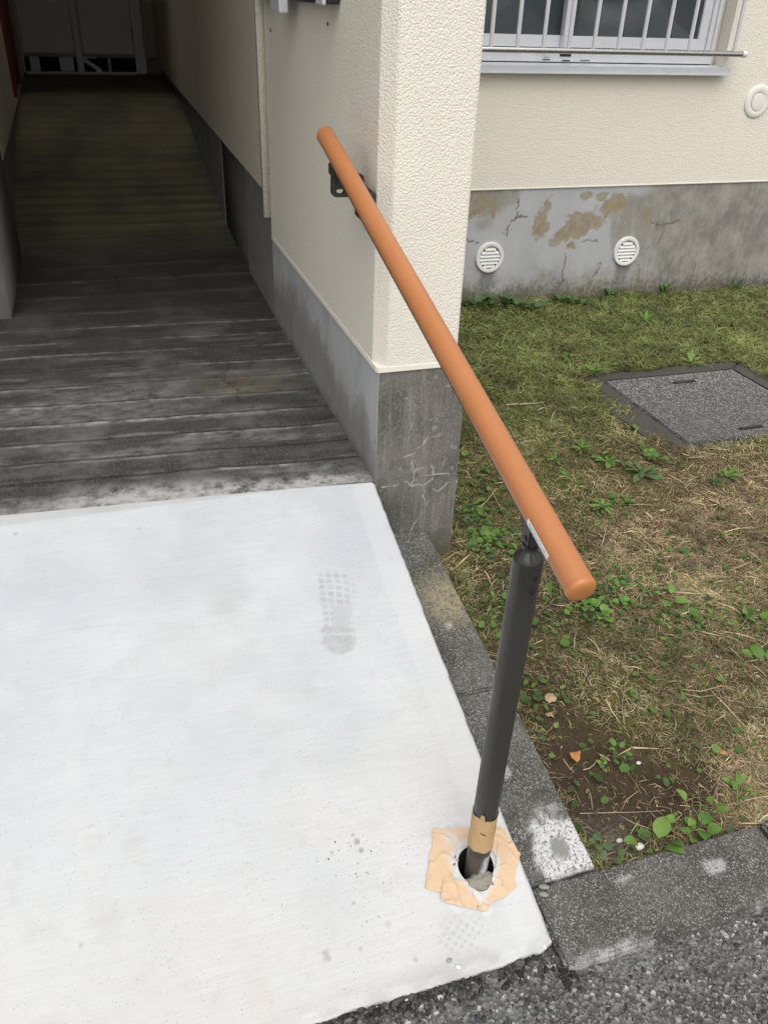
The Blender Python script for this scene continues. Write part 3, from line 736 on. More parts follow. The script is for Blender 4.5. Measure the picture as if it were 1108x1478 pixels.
def wp_attr(V):
    x, y, z = V.T; fr = np.abs(y-Y_PIER) < 1e-4; sd0 = np.abs(x-PX0) < 1e-4
    q = np.where(fr, x, y); n = fbm(q*22, z*22, 3, 5, .62); n2 = fbm(q*90, z*90, 8, 3, .6)
    lines = [[(616, 630), (611, 641), (602, 648)], [(582, 660), (596, 656)], [(595, 665), (596, 679)], [(600, 677), (597, 693), (593, 699), (610, 701), (624, 692), (626, 681), (623, 672)],
             [(626, 684), (648, 685)], [(610, 701), (611, 720), (615, 729), (606, 745), (596, 757), (592, 768)], [(593, 699), (578, 695)], [(615, 729), (620, 720)], [(624, 707), (634, 708), (645, 697)], [(620, 630), (632, 629)], [(552, 701), (567, 702), (578, 700)],
             [(600, 677), (617, 673)], [(638, 672), (642, 665)], [(593, 611), (594, 618)]]
    cr = np.zeros_like(x)
    for l in lines:
        pts = [tuple(at_y(a, c, Y_PIER)[[0, 2]]) for a, c in l]
        cr = np.maximum(cr, sstep(.0030, .0008, dist_line(x+(n2-.5)*.014+(n-.5)*.010, z+(n-.5)*.018+(n2-.5)*.006, pts)-.0022*(n2-.45)))
    cr = np.where(fr, cr, 0)
    dots = np.where(fr, sstep(.88, .95, vnoise(x*110, z*90, 81))*sstep(.35, .6, n), 0)
    damp = np.where(fr, .7*np.exp(-(((x-.605)/.05)**2+((z-.225)/.075)**2))*sstep(.3, .5, n+.2) + .35*sstep(.52, .66, n)*sstep(.55, .3, z), 0)
    moss = np.where(fr, .75*np.exp(-(((x-.785)/.05)**2+((z-.07)/.05)**2)), 0)
    fl = 0.325
    bound = fl+0.155+0.05*np.sin(y*3.1)+(fbm(y*9, z*3, 71, 4)-.5)*.20
    skim = np.where(sd0, .45+.55*sstep(-.06, .05, z-bound+(n2-.5)*.09+(n-.5)*.10), 0)
    damp = np.where(sd0, .45*sstep(fl+.035, fl-.0, z+(n-.5)*.06)+.15*sstep(.6, .75, fbm(y*16, z*5, 5, 4)), damp)
    moss = np.where(sd0, .30*sstep(.16, .05, np.abs(z-fl-.06))*n, moss)
    return {'skim': skim, 'peel': np.zeros_like(x), 'crack': np.clip(cr*.68*sstep(.2, .62, fbm(x*45, z*45, 33, 3))+dots*.35, 0, 1), 'crackpale': np.ones_like(x), 'damp': np.clip(damp, 0, 1), 'moss': moss}
add('wing_plinth', b.mesh('wing_plinth', wp_attr), M['pier_base'], house)

# passage walls
def slant(x0, y): return x0 + (y-3.05)*0.016
b = Builder()
zt, zc = 0.80, 2.5
def quad(b, p):
    b.V.append(np.array(p, float)); b.F.append(np.array([[0, 1, 2, 3]])+b.n); b.n += 4
def slab_wall(b, xa, xb, y0, y1, z0, z1, thick):
    """right-hand passage wall piece whose inner face runs xa->xb"""
    quad(b, [(xa, y0, z0), (xb, y1, z0), (xb, y1, z1), (xa, y0, z1)])
    quad(b, [(xa, y0, z0), (xa, y0, z1), (xa+thick, y0, z1), (xa+thick, y0, z0)])
    quad(b, [(xa, y0, z0), (xa+thick, y0, z0), (xb+thick, y1, z0), (xb, y1, z0)])
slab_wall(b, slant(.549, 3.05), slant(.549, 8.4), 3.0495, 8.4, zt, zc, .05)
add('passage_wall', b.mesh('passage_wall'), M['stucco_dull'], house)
b = Builder().box(0.547, 0.5712, 3.022, 3.048, 0.708, zc)
add('plaster_edge', b.mesh('plaster_edge'), M['stucco_flat'], house)
b = Builder()
for y0, y1 in ((3.051, 3.70), (4.45, 8.4)):
    slab_wall(b, slant(.581, y0), slant(.581, y1), y0, y1, 0.1, zt-.001, .14)
    quad(b, [(slant(.581, y1), y1, .1), (slant(.581, y1)+.14, y1, .1), (slant(.581, y1)+.14, y1, zt-.001), (slant(.581, y1), y1, zt-.001)])
add('passage_base', b.mesh('passage_base'), M['passage_base'], house)
b = Builder().box(.607, .75, 3.702, 4.448, .1, zt-.002)
add('niche', b.mesh('niche'), M['niche'], house)
# left wall
def lslant(x0, y): return x0 - (y-3.26)*0.019
b = Builder()
def left_wall(b, x0, y0, y1, z0, z1, thick=.2):
    xa, xb = lslant(x0, y0), lslant(x0, y1)
    quad(b, [(xb, y1, z0), (xa, y0, z0), (xa, y0, z1), (xb, y1, z1)])
    quad(b, [(xa-thick, y0, z0), (xa, y0, z0), (xa, y0, z1), (xa-thick, y0, z1)])
    quad(b, [(xa-thick, y0, z0), (xa, y0, z0), (xb, y1, z0), (xb-thick, y1, z0)])
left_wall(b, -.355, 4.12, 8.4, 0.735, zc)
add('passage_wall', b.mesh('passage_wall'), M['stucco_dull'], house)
b = Builder(); left_wall(b, -.385, 4.1, 8.4, 0.1, 0.80)
b.box(-.62, -.372, 3.262, 4.099, -.1, 0.99)
add('passage_base', b.mesh('passage_base'), M['passage_base'], house)
b = Builder().box(-.62, -.372, 3.262, 4.118, 0.99, 2.5).box(-6, -.62, 3.262, 3.5, 0.3, 6.0)
add('left_wall', b.mesh('left_wall'), M['stucco_flat'], house)
b = Builder().box(-1.75, -1.52, 1.76, 3.262, -.2, 2.62)
add('far_wing_wall', b.mesh('far_wing_wall'), M['stucco'], house)
# end wall, ceiling, upper mass
YE = 8.36
b = Builder().box(-.8, 0.9, YE, YE+.1, 0.85, zc).box(.545, .9, YE-.012, YE, 0.86, zc)
add('end_wall', b.mesh('end_wall'), M['stucco_dull'], house)
b = Builder().box(.545, .9, YE-.016, YE+.1, 0.3, 0.858)
add('end_skirting', b.mesh('end_skirting'), M['passage_base'], house)
ADDED_GAP = (-.40, .60, 5.15, 6.25)          # unseen opening above the passage, added to let daylight onto its floor
b = Builder().box(-6, .9, 3.27, ADDED_GAP[2], zc+.001, 2.62).box(-6, .9, ADDED_GAP[3], 8.6, zc+.001, 2.62).box(-6, ADDED_GAP[0], ADDED_GAP[2], ADDED_GAP[3], zc+.001, 2.62).box(ADDED_GAP[1], .9, ADDED_GAP[2], ADDED_GAP[3], zc+.001, 2.62)
b.box(ADDED_GAP[0]-.1, ADDED_GAP[0], ADDED_GAP[2]-.1, ADDED_GAP[3]+.1, 2.621, 3.3).box(ADDED_GAP[1], ADDED_GAP[1]+.1, ADDED_GAP[2]-.1, ADDED_GAP[3]+.1, 2.621, 3.3).box(ADDED_GAP[0], ADDED_GAP[1], ADDED_GAP[2]-.1, ADDED_GAP[2], 2.621, 3.3).box(ADDED_GAP[0], ADDED_GAP[1], ADDED_GAP[3], ADDED_GAP[3]+.1, 2.621, 3.3)
b.box(-1.75, .80, 1.70, 3.27, 2.621, 2.80).box(-6, 9, 3.3, 4.4, 6.0, 6.2).box(-6, .70, 3.28, 3.6, 2.8, 6.0)
b.box(.74, .80, 3.8, 8.6, 0, zc).box(-.9, -.66, 4.2, 8.6, 0, zc)
add('upper_floor', b.mesh('upper_floor'), M['stucco_flat'], house)

# ------------------------------------------------------------------ window
win = add('window', bev_box('window', [(WX0+.002, WX1-.030, yf+.055, yf+.15, 1.160, 1.205), (WX0+.002, WX1-.030, yf+.055, yf+.15, 2.15, 2.195),
                                       (WX0+.002, WX0+.045, yf+.056, yf+.149, 1.205, 2.15), (WX1-.075, WX1-.030, yf+.056, yf+.149, 1.205, 2.15)], .002), M['alu'], house)
add('jamb_fin', bev_box('jamb_fin', [(WX1-.029, WX1-.004, yf+.075, yf+.15, 1.148, 2.195), (WX1-.052, WX1-.046, yf+.046, yf+.056, 1.205, 2.15)], .0015), M['bar'], win)
xm = 2.085
for (x0, x1, yy) in ((WX0+.046, xm+.025, yf+.100), (xm-.025, WX1-.076, yf+.066)):
    bx = [(x0, x1, yy, yy+.030, 1.206, 1.262), (x0, x1, yy, yy+.030, 2.10, 2.149), (x0, x0+.045, yy+.001, yy+.029, 1.262, 2.10), (x1-.045, x1, yy+.001, yy+.029, 1.262, 2.10)]
    add('sash', bev_box('sash', bx, .002), M['alu'], win)
    add('pane', Builder().box(x0+.046, x1-.046, yy+.012, yy+.018, 1.2625, 2.0995).mesh('pane'), M['glass'], win)
sill = bev_box('sill', [(WX0-.03, WX1+.012, yf-.046, yf-.042, 1.121, 1.1515), (WX0-.03, WX1+.012, yf-.0422, yf+.056, 1.143, 1.147), (WX0-.03, WX1+.012, yf-.050, yf-.0462, 1.120, 1.127)], .001)
for vtx in sill.vertices:
    if vtx.co.y > yf: vtx.co.z += .009
add('sill', sill, M['alu'], win)
for q_ in ((2.045, 2.10, yf+.051, yf+.0555, 1.182, 1.199), (1.96, 2.0, yf+.053, yf+.0552, 1.166, 1.170), (2.06, 2.10, yf+.053, yf+.0552, 1.163, 1.168), (2.15, 2.2, yf+.053, yf+.0552, 1.166, 1.169)):
    add('weep_hole', bev_box('weep_hole', [q_], .001), M['black'], win)
add('latch_cover', bev_box('latch_cover', [(1.965, 1.995, yf+.049, yf+.0555, 1.178, 1.196)], .002), M['bar'], win)

grille = thing('window_grille', 'grey aluminium window grille of upright bars on a round bottom rail', 'window grille', (2.1, Y_WALL-.09, 1.2))
yg = Y_WALL-.09
bar0 = None
for i in range(15):
    x = 1.643-4*.1215 + .1215*i
    if bar0 is None:
        bme = bev_box('bar', [(-.0085, .0085, -.006, .006, 0, 1.10)], .003)
        bar0 = True
    o = add('bar', bme, M['bar'] if i == 0 else None, grille, True)
    o.location = (x-2.1, 0.0, 1.215-1.2)
add('bottom_rail', lathe('bottom_rail', [(0, .0125), (1.808, .0125)], (1.10, yg, 1.212), (3, yg, 1.212), 20), M['steel'], grille)
add('top_rail', lathe('top_rail', [(0, .0125), (1.808, .0125)], (1.10, yg, 2.32), (3, yg, 2.32), 20), M['steel'], grille)
add('end_cap', lathe('end_cap', [(0, .0145), (.020, .0145), (.024, .0125), (.025, .008)], (2.905, yg, 1.212), (3, yg, 1.212), 20), M['white_plastic'], grille)
for z_ in (1.202, 2.31):
    add('wall_bracket', bev_box('wall_bracket', [(2.875, 2.897, yg+.013, yf-.001, z_, z_+.02)], .002), M['bar'], grille)

# ------------------------------------------------------------------ vents on the plinth, round cap on the stucco
def vent(cx, cz, label):
    t = thing('wall_vent', label, 'vent', (cx, Y_WALL, cz), 'round louvred vents on the concrete base')
    bm = bmesh.new(); seg = 40
    prof = [(.0740, 0), (.0740, .009), (.0715, .013), (.060, .015), (.0545, .012), (.0545, .001)]
    rings = [[bm.verts.new((r*math.cos(a), -d, r*math.sin(a))) for a in (2*math.pi*k/seg for k in range(seg))] for r, d in prof]
    for A, B in zip(rings[:-1], rings[1:]):
        for k in range(seg): bm.faces.new((A[k], A[(k+1) % seg], B[(k+1) % seg], B[k]))
    bmesh.ops.recalc_face_normals(bm, faces=list(bm.faces))
    add('ring', bm_mesh('ring', bm, True, 40), M['white_plastic'], t, True)
    add('backing', lathe('backing', [(0, .0544), (.003, .0544)], (0, 0, 0), (0, -1, 0), 32), M['dark_gap'], t, True)
    for k in range(6):
        z = -.041+.0164*k; hw = math.sqrt(.0535**2-min(abs(z)+.004, .05)**2)
        bm = bmesh.new()
        pts = [(-.0035, .0065), (-.0125, -.0050), (-.0120, -.0085), (-.0025, .0030)]
        A = [bm.verts.new((-hw, y, z+zz)) for y, zz in pts]; B = [bm.verts.new((hw, y, z+zz)) for y, zz in pts]
        for i in range(4): bm.faces.new((A[i], A[(i+1) % 4], B[(i+1) % 4], B[i]))
        bm.faces.new(A); bm.faces.new(list(reversed(B)))
        bmesh.ops.recalc_face_normals(bm, faces=list(bm.faces))
        add('slat', bm_mesh('slat', bm), M['white_plastic'], t, True)
vent(1.774, .318, 'round white louvred vent on the grey concrete base, nearest the corner pier')
vent(2.541, .311, 'round white louvred vent below the window right of the brown peeled patches')
t = thing('pipe_cap', 'round cream blanking cap on the stucco wall right of the window grille', 'wall cap', (3.126, yf, 1.007))
add('flange', lathe('flange', [(0, .0735), (.006, .073), (.010, .067), (.011, .050), (.008, .042), (.0075, .0405)], (0, 0, 0), (0, -1, 0), 40, False), M['cap_cream'], t, True)
add('plug', lathe('plug', [(0, .0400), (.0065, .0400), (.012, .038), (.013, .034), (.012, .004)], (.001, 0, -.002), (.001, -1, -.002), 40), M['cap_cream'], t, True)

# ------------------------------------------------------------------ things on the pier's passage side
t = thing('wall_board', 'dark flat board with aluminium brackets high on the pier side, cut by the picture top', 'wall board', (.572, 2.55, 1.37))
add('board', bev_box('board', [(.540, .5705, 2.10, 3.0, 1.373, 1.75)], .003), M['black'], t)
add('bracket', bev_box('bracket', [(.516, .5395, 2.51, 2.63, 1.345, 1.72)], .002), M['alu'], t)
add('bracket', bev_box('bracket', [(.531, .5395, 2.105, 2.17, 1.371, 1.72), (.531, .5395, 2.86, 2.97, 1.371, 1.72)], .002), M['alu'], t)
for k, (px, py) in enumerate(((390.5, 44), (473, 34.5))):
    p = at_x(px, py, .5715)
    s = thing('screw_plug', ('small dark screw plug in the plaster near the passage edge', 'small dark screw plug in the plaster above the handrail top')[k], 'screw plug', tuple(p))
    add('head', lathe('head', [(0, .005), (.003, .005), (.004, .003)], (.002, 0, 0), (-1, 0, 0), 12), M['black'], s, True)

# ------------------------------------------------------------------ handrail
R0, R1 = np.array([.5, .690, .7815]), np.array([.5, 1.966, 1.1255])
axis = (R1-R0)/np.linalg.norm(R1-R0); RL = np.linalg.norm(R1-R0); RR = .0199
hr = thing('handrail', 'terracotta round handrail on a dark bronze post beside the white ramp', 'handrail', (POST_B[0], POST_B[1], zb))
rail = add('rail', lathe('rail', [(.0105, RR)]+[(x, RR) for x in np.linspace(.1, RL-.1, 10)]+[(RL-.0105, RR)], R0, R1, 48), M['rail'], hr)
cap_prof = [(0, .004), (.0004, .012), (.0016, .0165), (.0035, .0190), (.0062, .0204), (.0085, .0207), (.0112, .0205)]
add('end_cap', lathe('end_cap', cap_prof, R0, R1, 48), M['rail_cap'], hr)
add('end_cap', lathe('end_cap', cap_prof, R1, R0, 48), M['rail_cap'], hr)
dn = np.cross(axis, [1, 0, 0]); dn = dn/np.linalg.norm(dn); dn = -dn if dn[2] > 0 else dn   # down, square to the rail
def along(name, s0, s1, x0, x1, d0, d1, bev=.001):
    me = bev_box(name, [(x0, x1, s0, s1, d0, d1)], bev)
    for v_ in me.vertices:
        x, s, dd = v_.co; v_.co = Vector(R0 + axis*s + np.array([1, 0, 0])*x + dn*dd)
    return me
add('mounting_strip', along('mounting_strip', .055, RL-.10, -.0110, .0110, RR*.80, RR+.0035), M['post'], hr)
# post
PT = np.array([.5045, .838, .731]); PB = np.array([POST_B[0], POST_B[1], -.06])
pdir = (PT-PB)/np.linalg.norm(PT-PB); PL = np.linalg.norm(PT-PB); PR = .0214
def post_at(z): return PB + pdir*((z-PB[2])/pdir[2])
post = add('post', lathe('post', [(.155, PR)]+[(x, PR) for x in np.linspace(.2, PL-.001, 8)], PB, PT, 48), M['post'], hr)
lowm = lathe('post_foot', [(x, PR-.0006) for x in np.linspace(0, .16, 30)], PB, PT, 48)
co = np.array([v_.co for v_ in lowm.vertices]); c0 = np.array([post_at(z)[:2] for z in co[:, 2]])
a_ = np.arctan2(co[:, 1]-c0[:, 1], co[:, 0]-c0[:, 0]); ta = math.radians(-75)
scr = sstep(.62, .25, np.abs(a_-ta+(co[:, 2]-.06)*-6))*sstep(.12, .085, co[:, 2])
at_ = lowm.attributes.new('scrape', 'FLOAT', 'POINT'); at_.data.foreach_set('value', scr.astype(np.float32))
add('post_foot', lowm, M['post_low'], hr)
add('post_cap', lathe('post_cap', [(-.0345, PR+.0007), (-.0005, PR+.0007), (.0025, PR+.0002), (.0065, .0196), (.0115, .0160), (.0150, .0125), (.0175, .0112), (.0225, .0108), (.0230, .0095)], PT, PT+pdir, 48), M['cap_gloss'], hr)
add('collar', lathe('collar', [(.0228, .0118), (.0262, .0118)], PT, PT+pdir, 24), M['black'], hr)
# clevis between post and rail
zr = R0[2] + (PT[1]-R0[1])*(axis[2]/axis[1])
jx, jy = PT[0], PT[1]+.001
bm = bmesh.new()
jz0, jz1 = PT[2]+.0275, zr-RR-.001
joint = add('joint', bev_box('joint', [(jx-.0095, jx+.0095, jy-.014, jy+.014, jz0-.003, jz1-.002), (jx-.0125, jx+.0125, jy-.022, jy+.020, jz1-.016, jz1+.003)], .004, 3), M['post'], hr)
bm.free()
add('pivot_screw', lathe('pivot_screw', [(-.0112, .0050), (.0112, .0050)], (jx, jy, jz0+.008), (jx+1, jy, jz0+.008), 14), M['black'], joint)
for z in (.712, .688):
    c = post_at(z); dr = np.array([.124, -.992, 0])
    add('screw', lathe('screw', [(0, .0042), (.0015, .004), (.0022, .0025)], c+dr*(PR+.0002), c+dr*(PR+1), 14), M['black'], hr)
# sticker under the rail
bm = bmesh.new(); rows = []
for s in np.linspace(.062, .128, 9):
    row = []
    for a in np.linspace(math.radians(168), math.radians(202), 7):
        row.append(bm.verts.new(Vector(R0 + axis*s + (np.array([1, 0, 0])*math.cos(a) - dn*math.sin(a))*(RR+.0004))))
    rows.append(row)
for A, B in zip(rows[:-1], rows[1:]):
    for i in range(6): bm.faces.new((A[i], A[i+1], B[i+1], B[i]))
stk = add('sticker', bm_mesh('sticker', bm, True), M['paper'], rail)
bm = bmesh.new()
for s in np.arange(.068, .124, .0035):
    w = random.uniform(.0006, .0018)
    a0, a1 = math.radians(random.choice((173, 177))), math.radians(random.choice((186, 194)))
    q_ = []
    for (ss, aa) in ((s, a0), (s+w, a0), (s+w, a1), (s, a1)):
        q_.append(bm.verts.new(Vector(R0 + axis*ss + (np.array([1, 0, 0])*math.cos(aa) - dn*math.sin(aa))*(RR+.0007))))
    bm.faces.new(q_)
add('print', bm_mesh('print', bm), M['ink'], rail)
# wall bracket
by_ = 1.862
def slot_plate(name, x0, x1, z0, z1, r, sx, sz, sw, sh, ya, yb, n=40):
    def rr(x0, x1, z0, z1, r, t):                     # point of a rounded rectangle in direction t from its middle
        cx, cz, hw, hh = (x0+x1)/2, (z0+z1)/2, (x1-x0)/2, (z1-z0)/2
        c, s_ = math.cos(t), math.sin(t); k = min(hw/max(abs(c), 1e-6), hh/max(abs(s_), 1e-6)); px_, pz_ = c*k, s_*k
        ix, iz = hw-r, hh-r
        if abs(px_) > ix and abs(pz_) > iz:
            vx, vz = px_-math.copysign(ix, px_), pz_-math.copysign(iz, pz_); L_ = math.hypot(vx, vz)
            if L_ > r: px_, pz_ = math.copysign(ix, px_)+vx/L_*r, math.copysign(iz, pz_)+vz/L_*r
        return cx+px_, cz+pz_
    bm = bmesh.new(); R_ = []
    for y in (ya, yb):
        o_, i_ = [], []
        for k in range(n):
            x, z = rr(x0, x1, z0, z1, r, 2*math.pi*k/n); o_.append(bm.verts.new((x, y, z)))
            x, z = rr(sx-sw, sx+sw, sz-sh, sz+sh, sh*.98, 2*math.pi*k/n); i_.append(bm.verts.new((x, y, z)))
        R_.append((o_, i_))
    for k in range(n):
        q = (k+1) % n
        bm.faces.new((R_[0][0][k], R_[0][0][q], R_[0][1][q], R_[0][1][k])); bm.faces.new((R_[1][0][k], R_[1][1][k], R_[1][1][q], R_[1][0][q]))
        bm.faces.new((R_[0][0][k], R_[1][0][k], R_[1][0][q], R_[0][0][q])); bm.faces.new((R_[0][1][k], R_[0][1][q], R_[1][1][q], R_[1][1][k]))
    bmesh.ops.recalc_face_normals(bm, faces=list(bm.faces))
    return bm_mesh(name, bm, True, 35)
arm = add('bracket_arm', slot_plate('bracket_arm', .4880, .5600, 1.013, 1.060, .009, .507, 1.0235, .0095, .0052, by_-.004, by_+.010), M['post'], hr)
add('rim', slot_plate('rim', .4875, .5605, 1.0125, 1.0605, .0095, .5240, 1.0365, .0305, .0185, by_-.008, by_-.0042), M['post'], arm)
add('wall_flange', bev_box('wall_flange', [(.5550, .5712, by_-.066, by_+.05, .958, 1.034)], .005, 3), M['post'], hr)
rz = R0[2]+(by_-R0[1])*(axis[2]/axis[1])
add('saddle', bev_box('saddle', [(.488, .512, by_-.03, by_+.03, 1.054, rz-RR+.004)], .003, 2), M['post'], hr)
# tape round the post
bm = bmesh.new(); seg = 56; rows = []
for j in range(9):
    row = []
    for k in range(seg):
        a = 2*math.pi*k/seg
        top = .198 + .0016*math.sin(a*2+1) + .0006*math.sin(a*9) + (.015 if 3.92 < a < 4.25 else 0)
        low = .112 + .0016*math.sin(a*2) - .0008*math.cos(a*7)
        z = low + (top-low)*j/8; c = post_at(z)
        r = PR + .0012 + .0005*math.sin(a*7+j*1.3) + (.0012 if (j == 8 and 3.85 < a < 4.28) else 0)
        row.append(bm.verts.new((c[0]+r*math.cos(a), c[1]+r*math.sin(a), z)))
    rows.append(row)
for A, B in zip(rows[:-1], rows[1:]):
    for k in range(seg): bm.faces.new((A[k], A[(k+1) % seg], B[(k+1) % seg], B[k]))
add('tape_band', bm_mesh('tape_band', bm, True), M['tape_brown'], hr)
cb = post_at(.168)
bme_ = []
for k in range(2):
    pass
mk = Builder()
for k in range(6):
    a0, a1 = math.radians(-128+k*4.2), math.radians(-128+(k+1)*4.2); z0 = .1655-.0009*k; z1 = z0-.0009
    q_ = [(cb[0]+(PR+.0021)*math.cos(a), cb[1]+(PR+.0021)*math.sin(a), z) for a, z in ((a0, z0), (a1, z1), (a1, z1+.0022), (a0, z0+.0022))]
    quad(mk, q_)
add('pen_mark', mk.mesh('pen_mark'), M['black'], hr)

# ------------------------------------------------------------------ tape on the ramp, mortar
tp = thing('masking_tape', 'peach masking tape strips stuck on the ramp around the post hole', 'masking tape', (POST_B[0], POST_B[1], zb))
def strip_mesh(c4, lvl, seed):
    c4 = [np.array(c) for c in c4]; nu, nv_ = 36, 26
    u = np.linspace(0, 1, nu)[:, None, None]; w = np.linspace(0, 1, nv_)[None, :, None]
    P = (c4[0]*(1-u)+c4[1]*u)*(1-w) + (c4[3]*(1-u)+c4[2]*u)*w
    x, y = P[..., 0], P[..., 1]
    x = x + ((vnoise(x*60, y*60, seed)-.5)*.004); y = y + ((vnoise(x*60, y*60, seed+5)-.5)*.004)
    wr = np.abs(fbm(x*24, y*24, seed+9, 3)-.5)
    z = ramp_z(x, y) + .0012 + .0006*lvl + .0034*sstep(.055, .0, wr)*.8 + .0012*vnoise(x*90, y*90, seed)
    dd = np.hypot(x-POST_B[0], y-POST_B[1]); aa = np.arctan2(y-POST_B[1], x-POST_B[0])
    inr = .0365 + .004*np.sin(aa*3+.7) + .006*np.exp(-((aa+1.6)/.5)**2)
    sm = sstep(.013, .001, dd-inr+(fbm(x*40, y*40, 7, 3)-.5)*.02)*.9 + .8*np.exp(-(((x-.478)/.010)**2+((y-.782)/.022)**2)) + .8*np.exp(-(((x-.462)/.014)**2+((y-.885)/.014)**2))
    V = np.stack([x, y, z], -1).reshape(-1, 3); F = grid_faces(nu, nv_)
    ok = ((dd-inr).reshape(-1)[F].min(1) > 0); F = F[ok]
    return np_mesh('tape_strip', V, F, {'smear': np.clip(sm, 0, 1).ravel()}, True)
TS = [[(.432, .912), (.568, .879), (.560, .842), (.424, .874)],
      [(.384, .817), (.437, .912), (.478, .890), (.425, .795)],
      [(.579, .830), (.563, .886), (.522, .874), (.538, .818)],
      [(.406, .789), (.481, .752), (.500, .790), (.425, .826)],
      [(.470, .757), (.551, .778), (.545, .822), (.464, .800)],
      [(.536, .775), (.579, .832), (.546, .856), (.508, .800)]]
for i, c4 in enumerate(TS):
    add('tape_strip', strip_mesh(c4, i, 100+i*13), M['tape'], tp)
mp = np.array([.489, .806]); n = 36
mt = thing('mortar_lump', 'crumbly grey mortar lump packed against the post foot', 'mortar', (mp[0], mp[1], zb-.0155))
bm = bmesh.new(); bmesh.ops.create_icosphere(bm, subdivisions=4, radius=1)
co = np.array([v_.co for v_ in bm.verts]); nn = fbm(co[:, 0]*3.5+5, co[:, 1]*3.5+co[:, 2]*2, 5, 6, .78)
for v_, c, s in zip(bm.verts, co, nn):
    v_.co = Vector((c[0]*.030, c[1]*.018, c[2]*.019))*(0.55+.9*s)
add('lump', bm_mesh('lump', bm, True), M['mortar'], mt, True)
b3 = bmesh.new(); bmesh.ops.create_icosphere(b3, subdivisions=2, radius=1)
for v_ in b3.verts: v_.co = Vector((v_.co.x*.0032, v_.co.y*.016, v_.co.z*.0016))*(1+random.uniform(-.2, .2))
tr_ = add('trickle', bm_mesh('trickle', b3, True), M['mortar'], mt, True)
tr_.location = (-.010, -.031, ramp_plane(mp[1]-.031)-zb+.012+.004); tr_.rotation_euler = (.287, 0, .15)
crumbs = [at_ramp(px, py) for px, py in ((656, 1238), (659, 1243), (705, 1231), (709, 1263), (712, 1266), (731, 1279), (690, 1309), (692, 1310), (683, 1294), (654, 1249))]
P = np.array([(c[0], c[1], c[2]+.003) for c in crumbs])
stuff(add('mortar_crumbs', stones('mortar_crumbs', P, np.array([.003, .002, .0025, .004, .003, .0035, .0035, .003, .0018, .003]), .5, np.tile([[.22, .205, .165]], (len(P), 1)), .35), M['stone']))

# ------------------------------------------------------------------ kerbs
def kerb_attr(o, fn):
    me = o.data; n = len(me.vertices); co = np.empty(n*3, np.float32); me.vertices.foreach_get('co', co); co = co.reshape(-1, 3)
    for k, val in fn(co).items():
        a = me.attributes.new(k, 'FLOAT', 'POINT'); a.data.foreach_set('value', val.astype(np.float32))
def kattr(co):
    x, y, z = co.T; n = fbm(x*30, y*30, 5, 4, .6)
    lich = np.exp(-(((x-.685)/.055)**2+((y-1.50)/.075)**2))*1.3*sstep(.2, .5, n+.15)
    c0 = at_z(810, 1225, 0.015)
    cem = sstep(1.12, .85, np.hypot(np.minimum(x-c0[0]+.002, 0)/.060+np.maximum(x-c0[0], 0)/.25, np.maximum(y-c0[1]+.004, 0)/.075+np.minimum(y-c0[1], 0)/.11)+(n-.5)*.9)*(x < .73)*(y > .795)
    for (px, py, rx_, ry_) in ((726, 1130, .012, .012), (643, 948, .010, .010), (808, 1262, .02, .006), (900, 1268, .018, .006), (1030, 1248, .022, .016), (860, 1388, .05, .012), (910, 1378, .03, .012)):
        c1 = at_z(px, py, .005); cem = np.maximum(cem, .6*sstep(1.3, .6, np.hypot((x-c1[0])/rx_, (y-c1[1])/ry_)+(n-.5)*2.2))
    cem = np.maximum(cem, .6*sstep(.020, .002, y-.634+(n-.5)*.045)*(y < .70)*sstep(.50, .66, fbm(x*22, y*22, 66, 4)))
    pch = sstep(1.15, .9, np.hypot((x-c0[0])/.020, (y-c0[1]-.004)/.024)+(n-.5)*.8)*(x < .73)
    return {'lichen': np.clip(lich, 0, 1), 'cement': np.clip(cem, 0, 1), 'patch': np.clip(pch, 0, 1)}
kx0, kx1 = .5785, .7255
def side_block(y0, y1, seed, label):
    z0, z1 = float(SIDE_KERB(y0))+.002, float(SIDE_KERB(y1))+.002
    c = [(kx0, y0, -.2), (kx1, y0, -.2), (kx1, y1, -.2), (kx0, y1, -.2), (kx0, y0, z0), (kx1, y0, z0), (kx1, y1, z1), (kx0, y1, z1)]
    o = tag(add('kerb_block', rough_box('kerb_block', c, 6, .0022, seed, .005), M['kerb']), label, 'kerb', 'concrete kerb blocks'); kerb_attr(o, kattr)
side_block(.7925, 1.221, 11, 'weathered concrete kerb block beside the ramp with a white cement patch at its end')
side_block(1.2235, 1.758, 12, 'weathered concrete kerb block with yellowish lichen running up to the pier')
def front_block(x0, x1, seed, label):
    c = [(x0, .638, -.2), (x1, .635, -.2), (x1, .789, -.2), (x0, .790, -.2), (x0, .638, -.003), (x1, .634, -.002), (x1, .788, 0), (x0, .790, 0)]
    o = tag(add('kerb_block', rough_box('kerb_block', c, 6, .0022, seed, .006), M['kerb']), label, 'kerb', 'concrete kerb blocks'); kerb_attr(o, kattr)
front_block(.5815, 1.094, 13, 'weathered concrete kerb block between lawn and asphalt at the ramp corner')
front_block(1.103, 1.70, 14, 'concrete kerb block at the right picture edge past a dark joint')
front_block(1.706, 2.30, 15, 'concrete kerb block beyond the right picture edge')

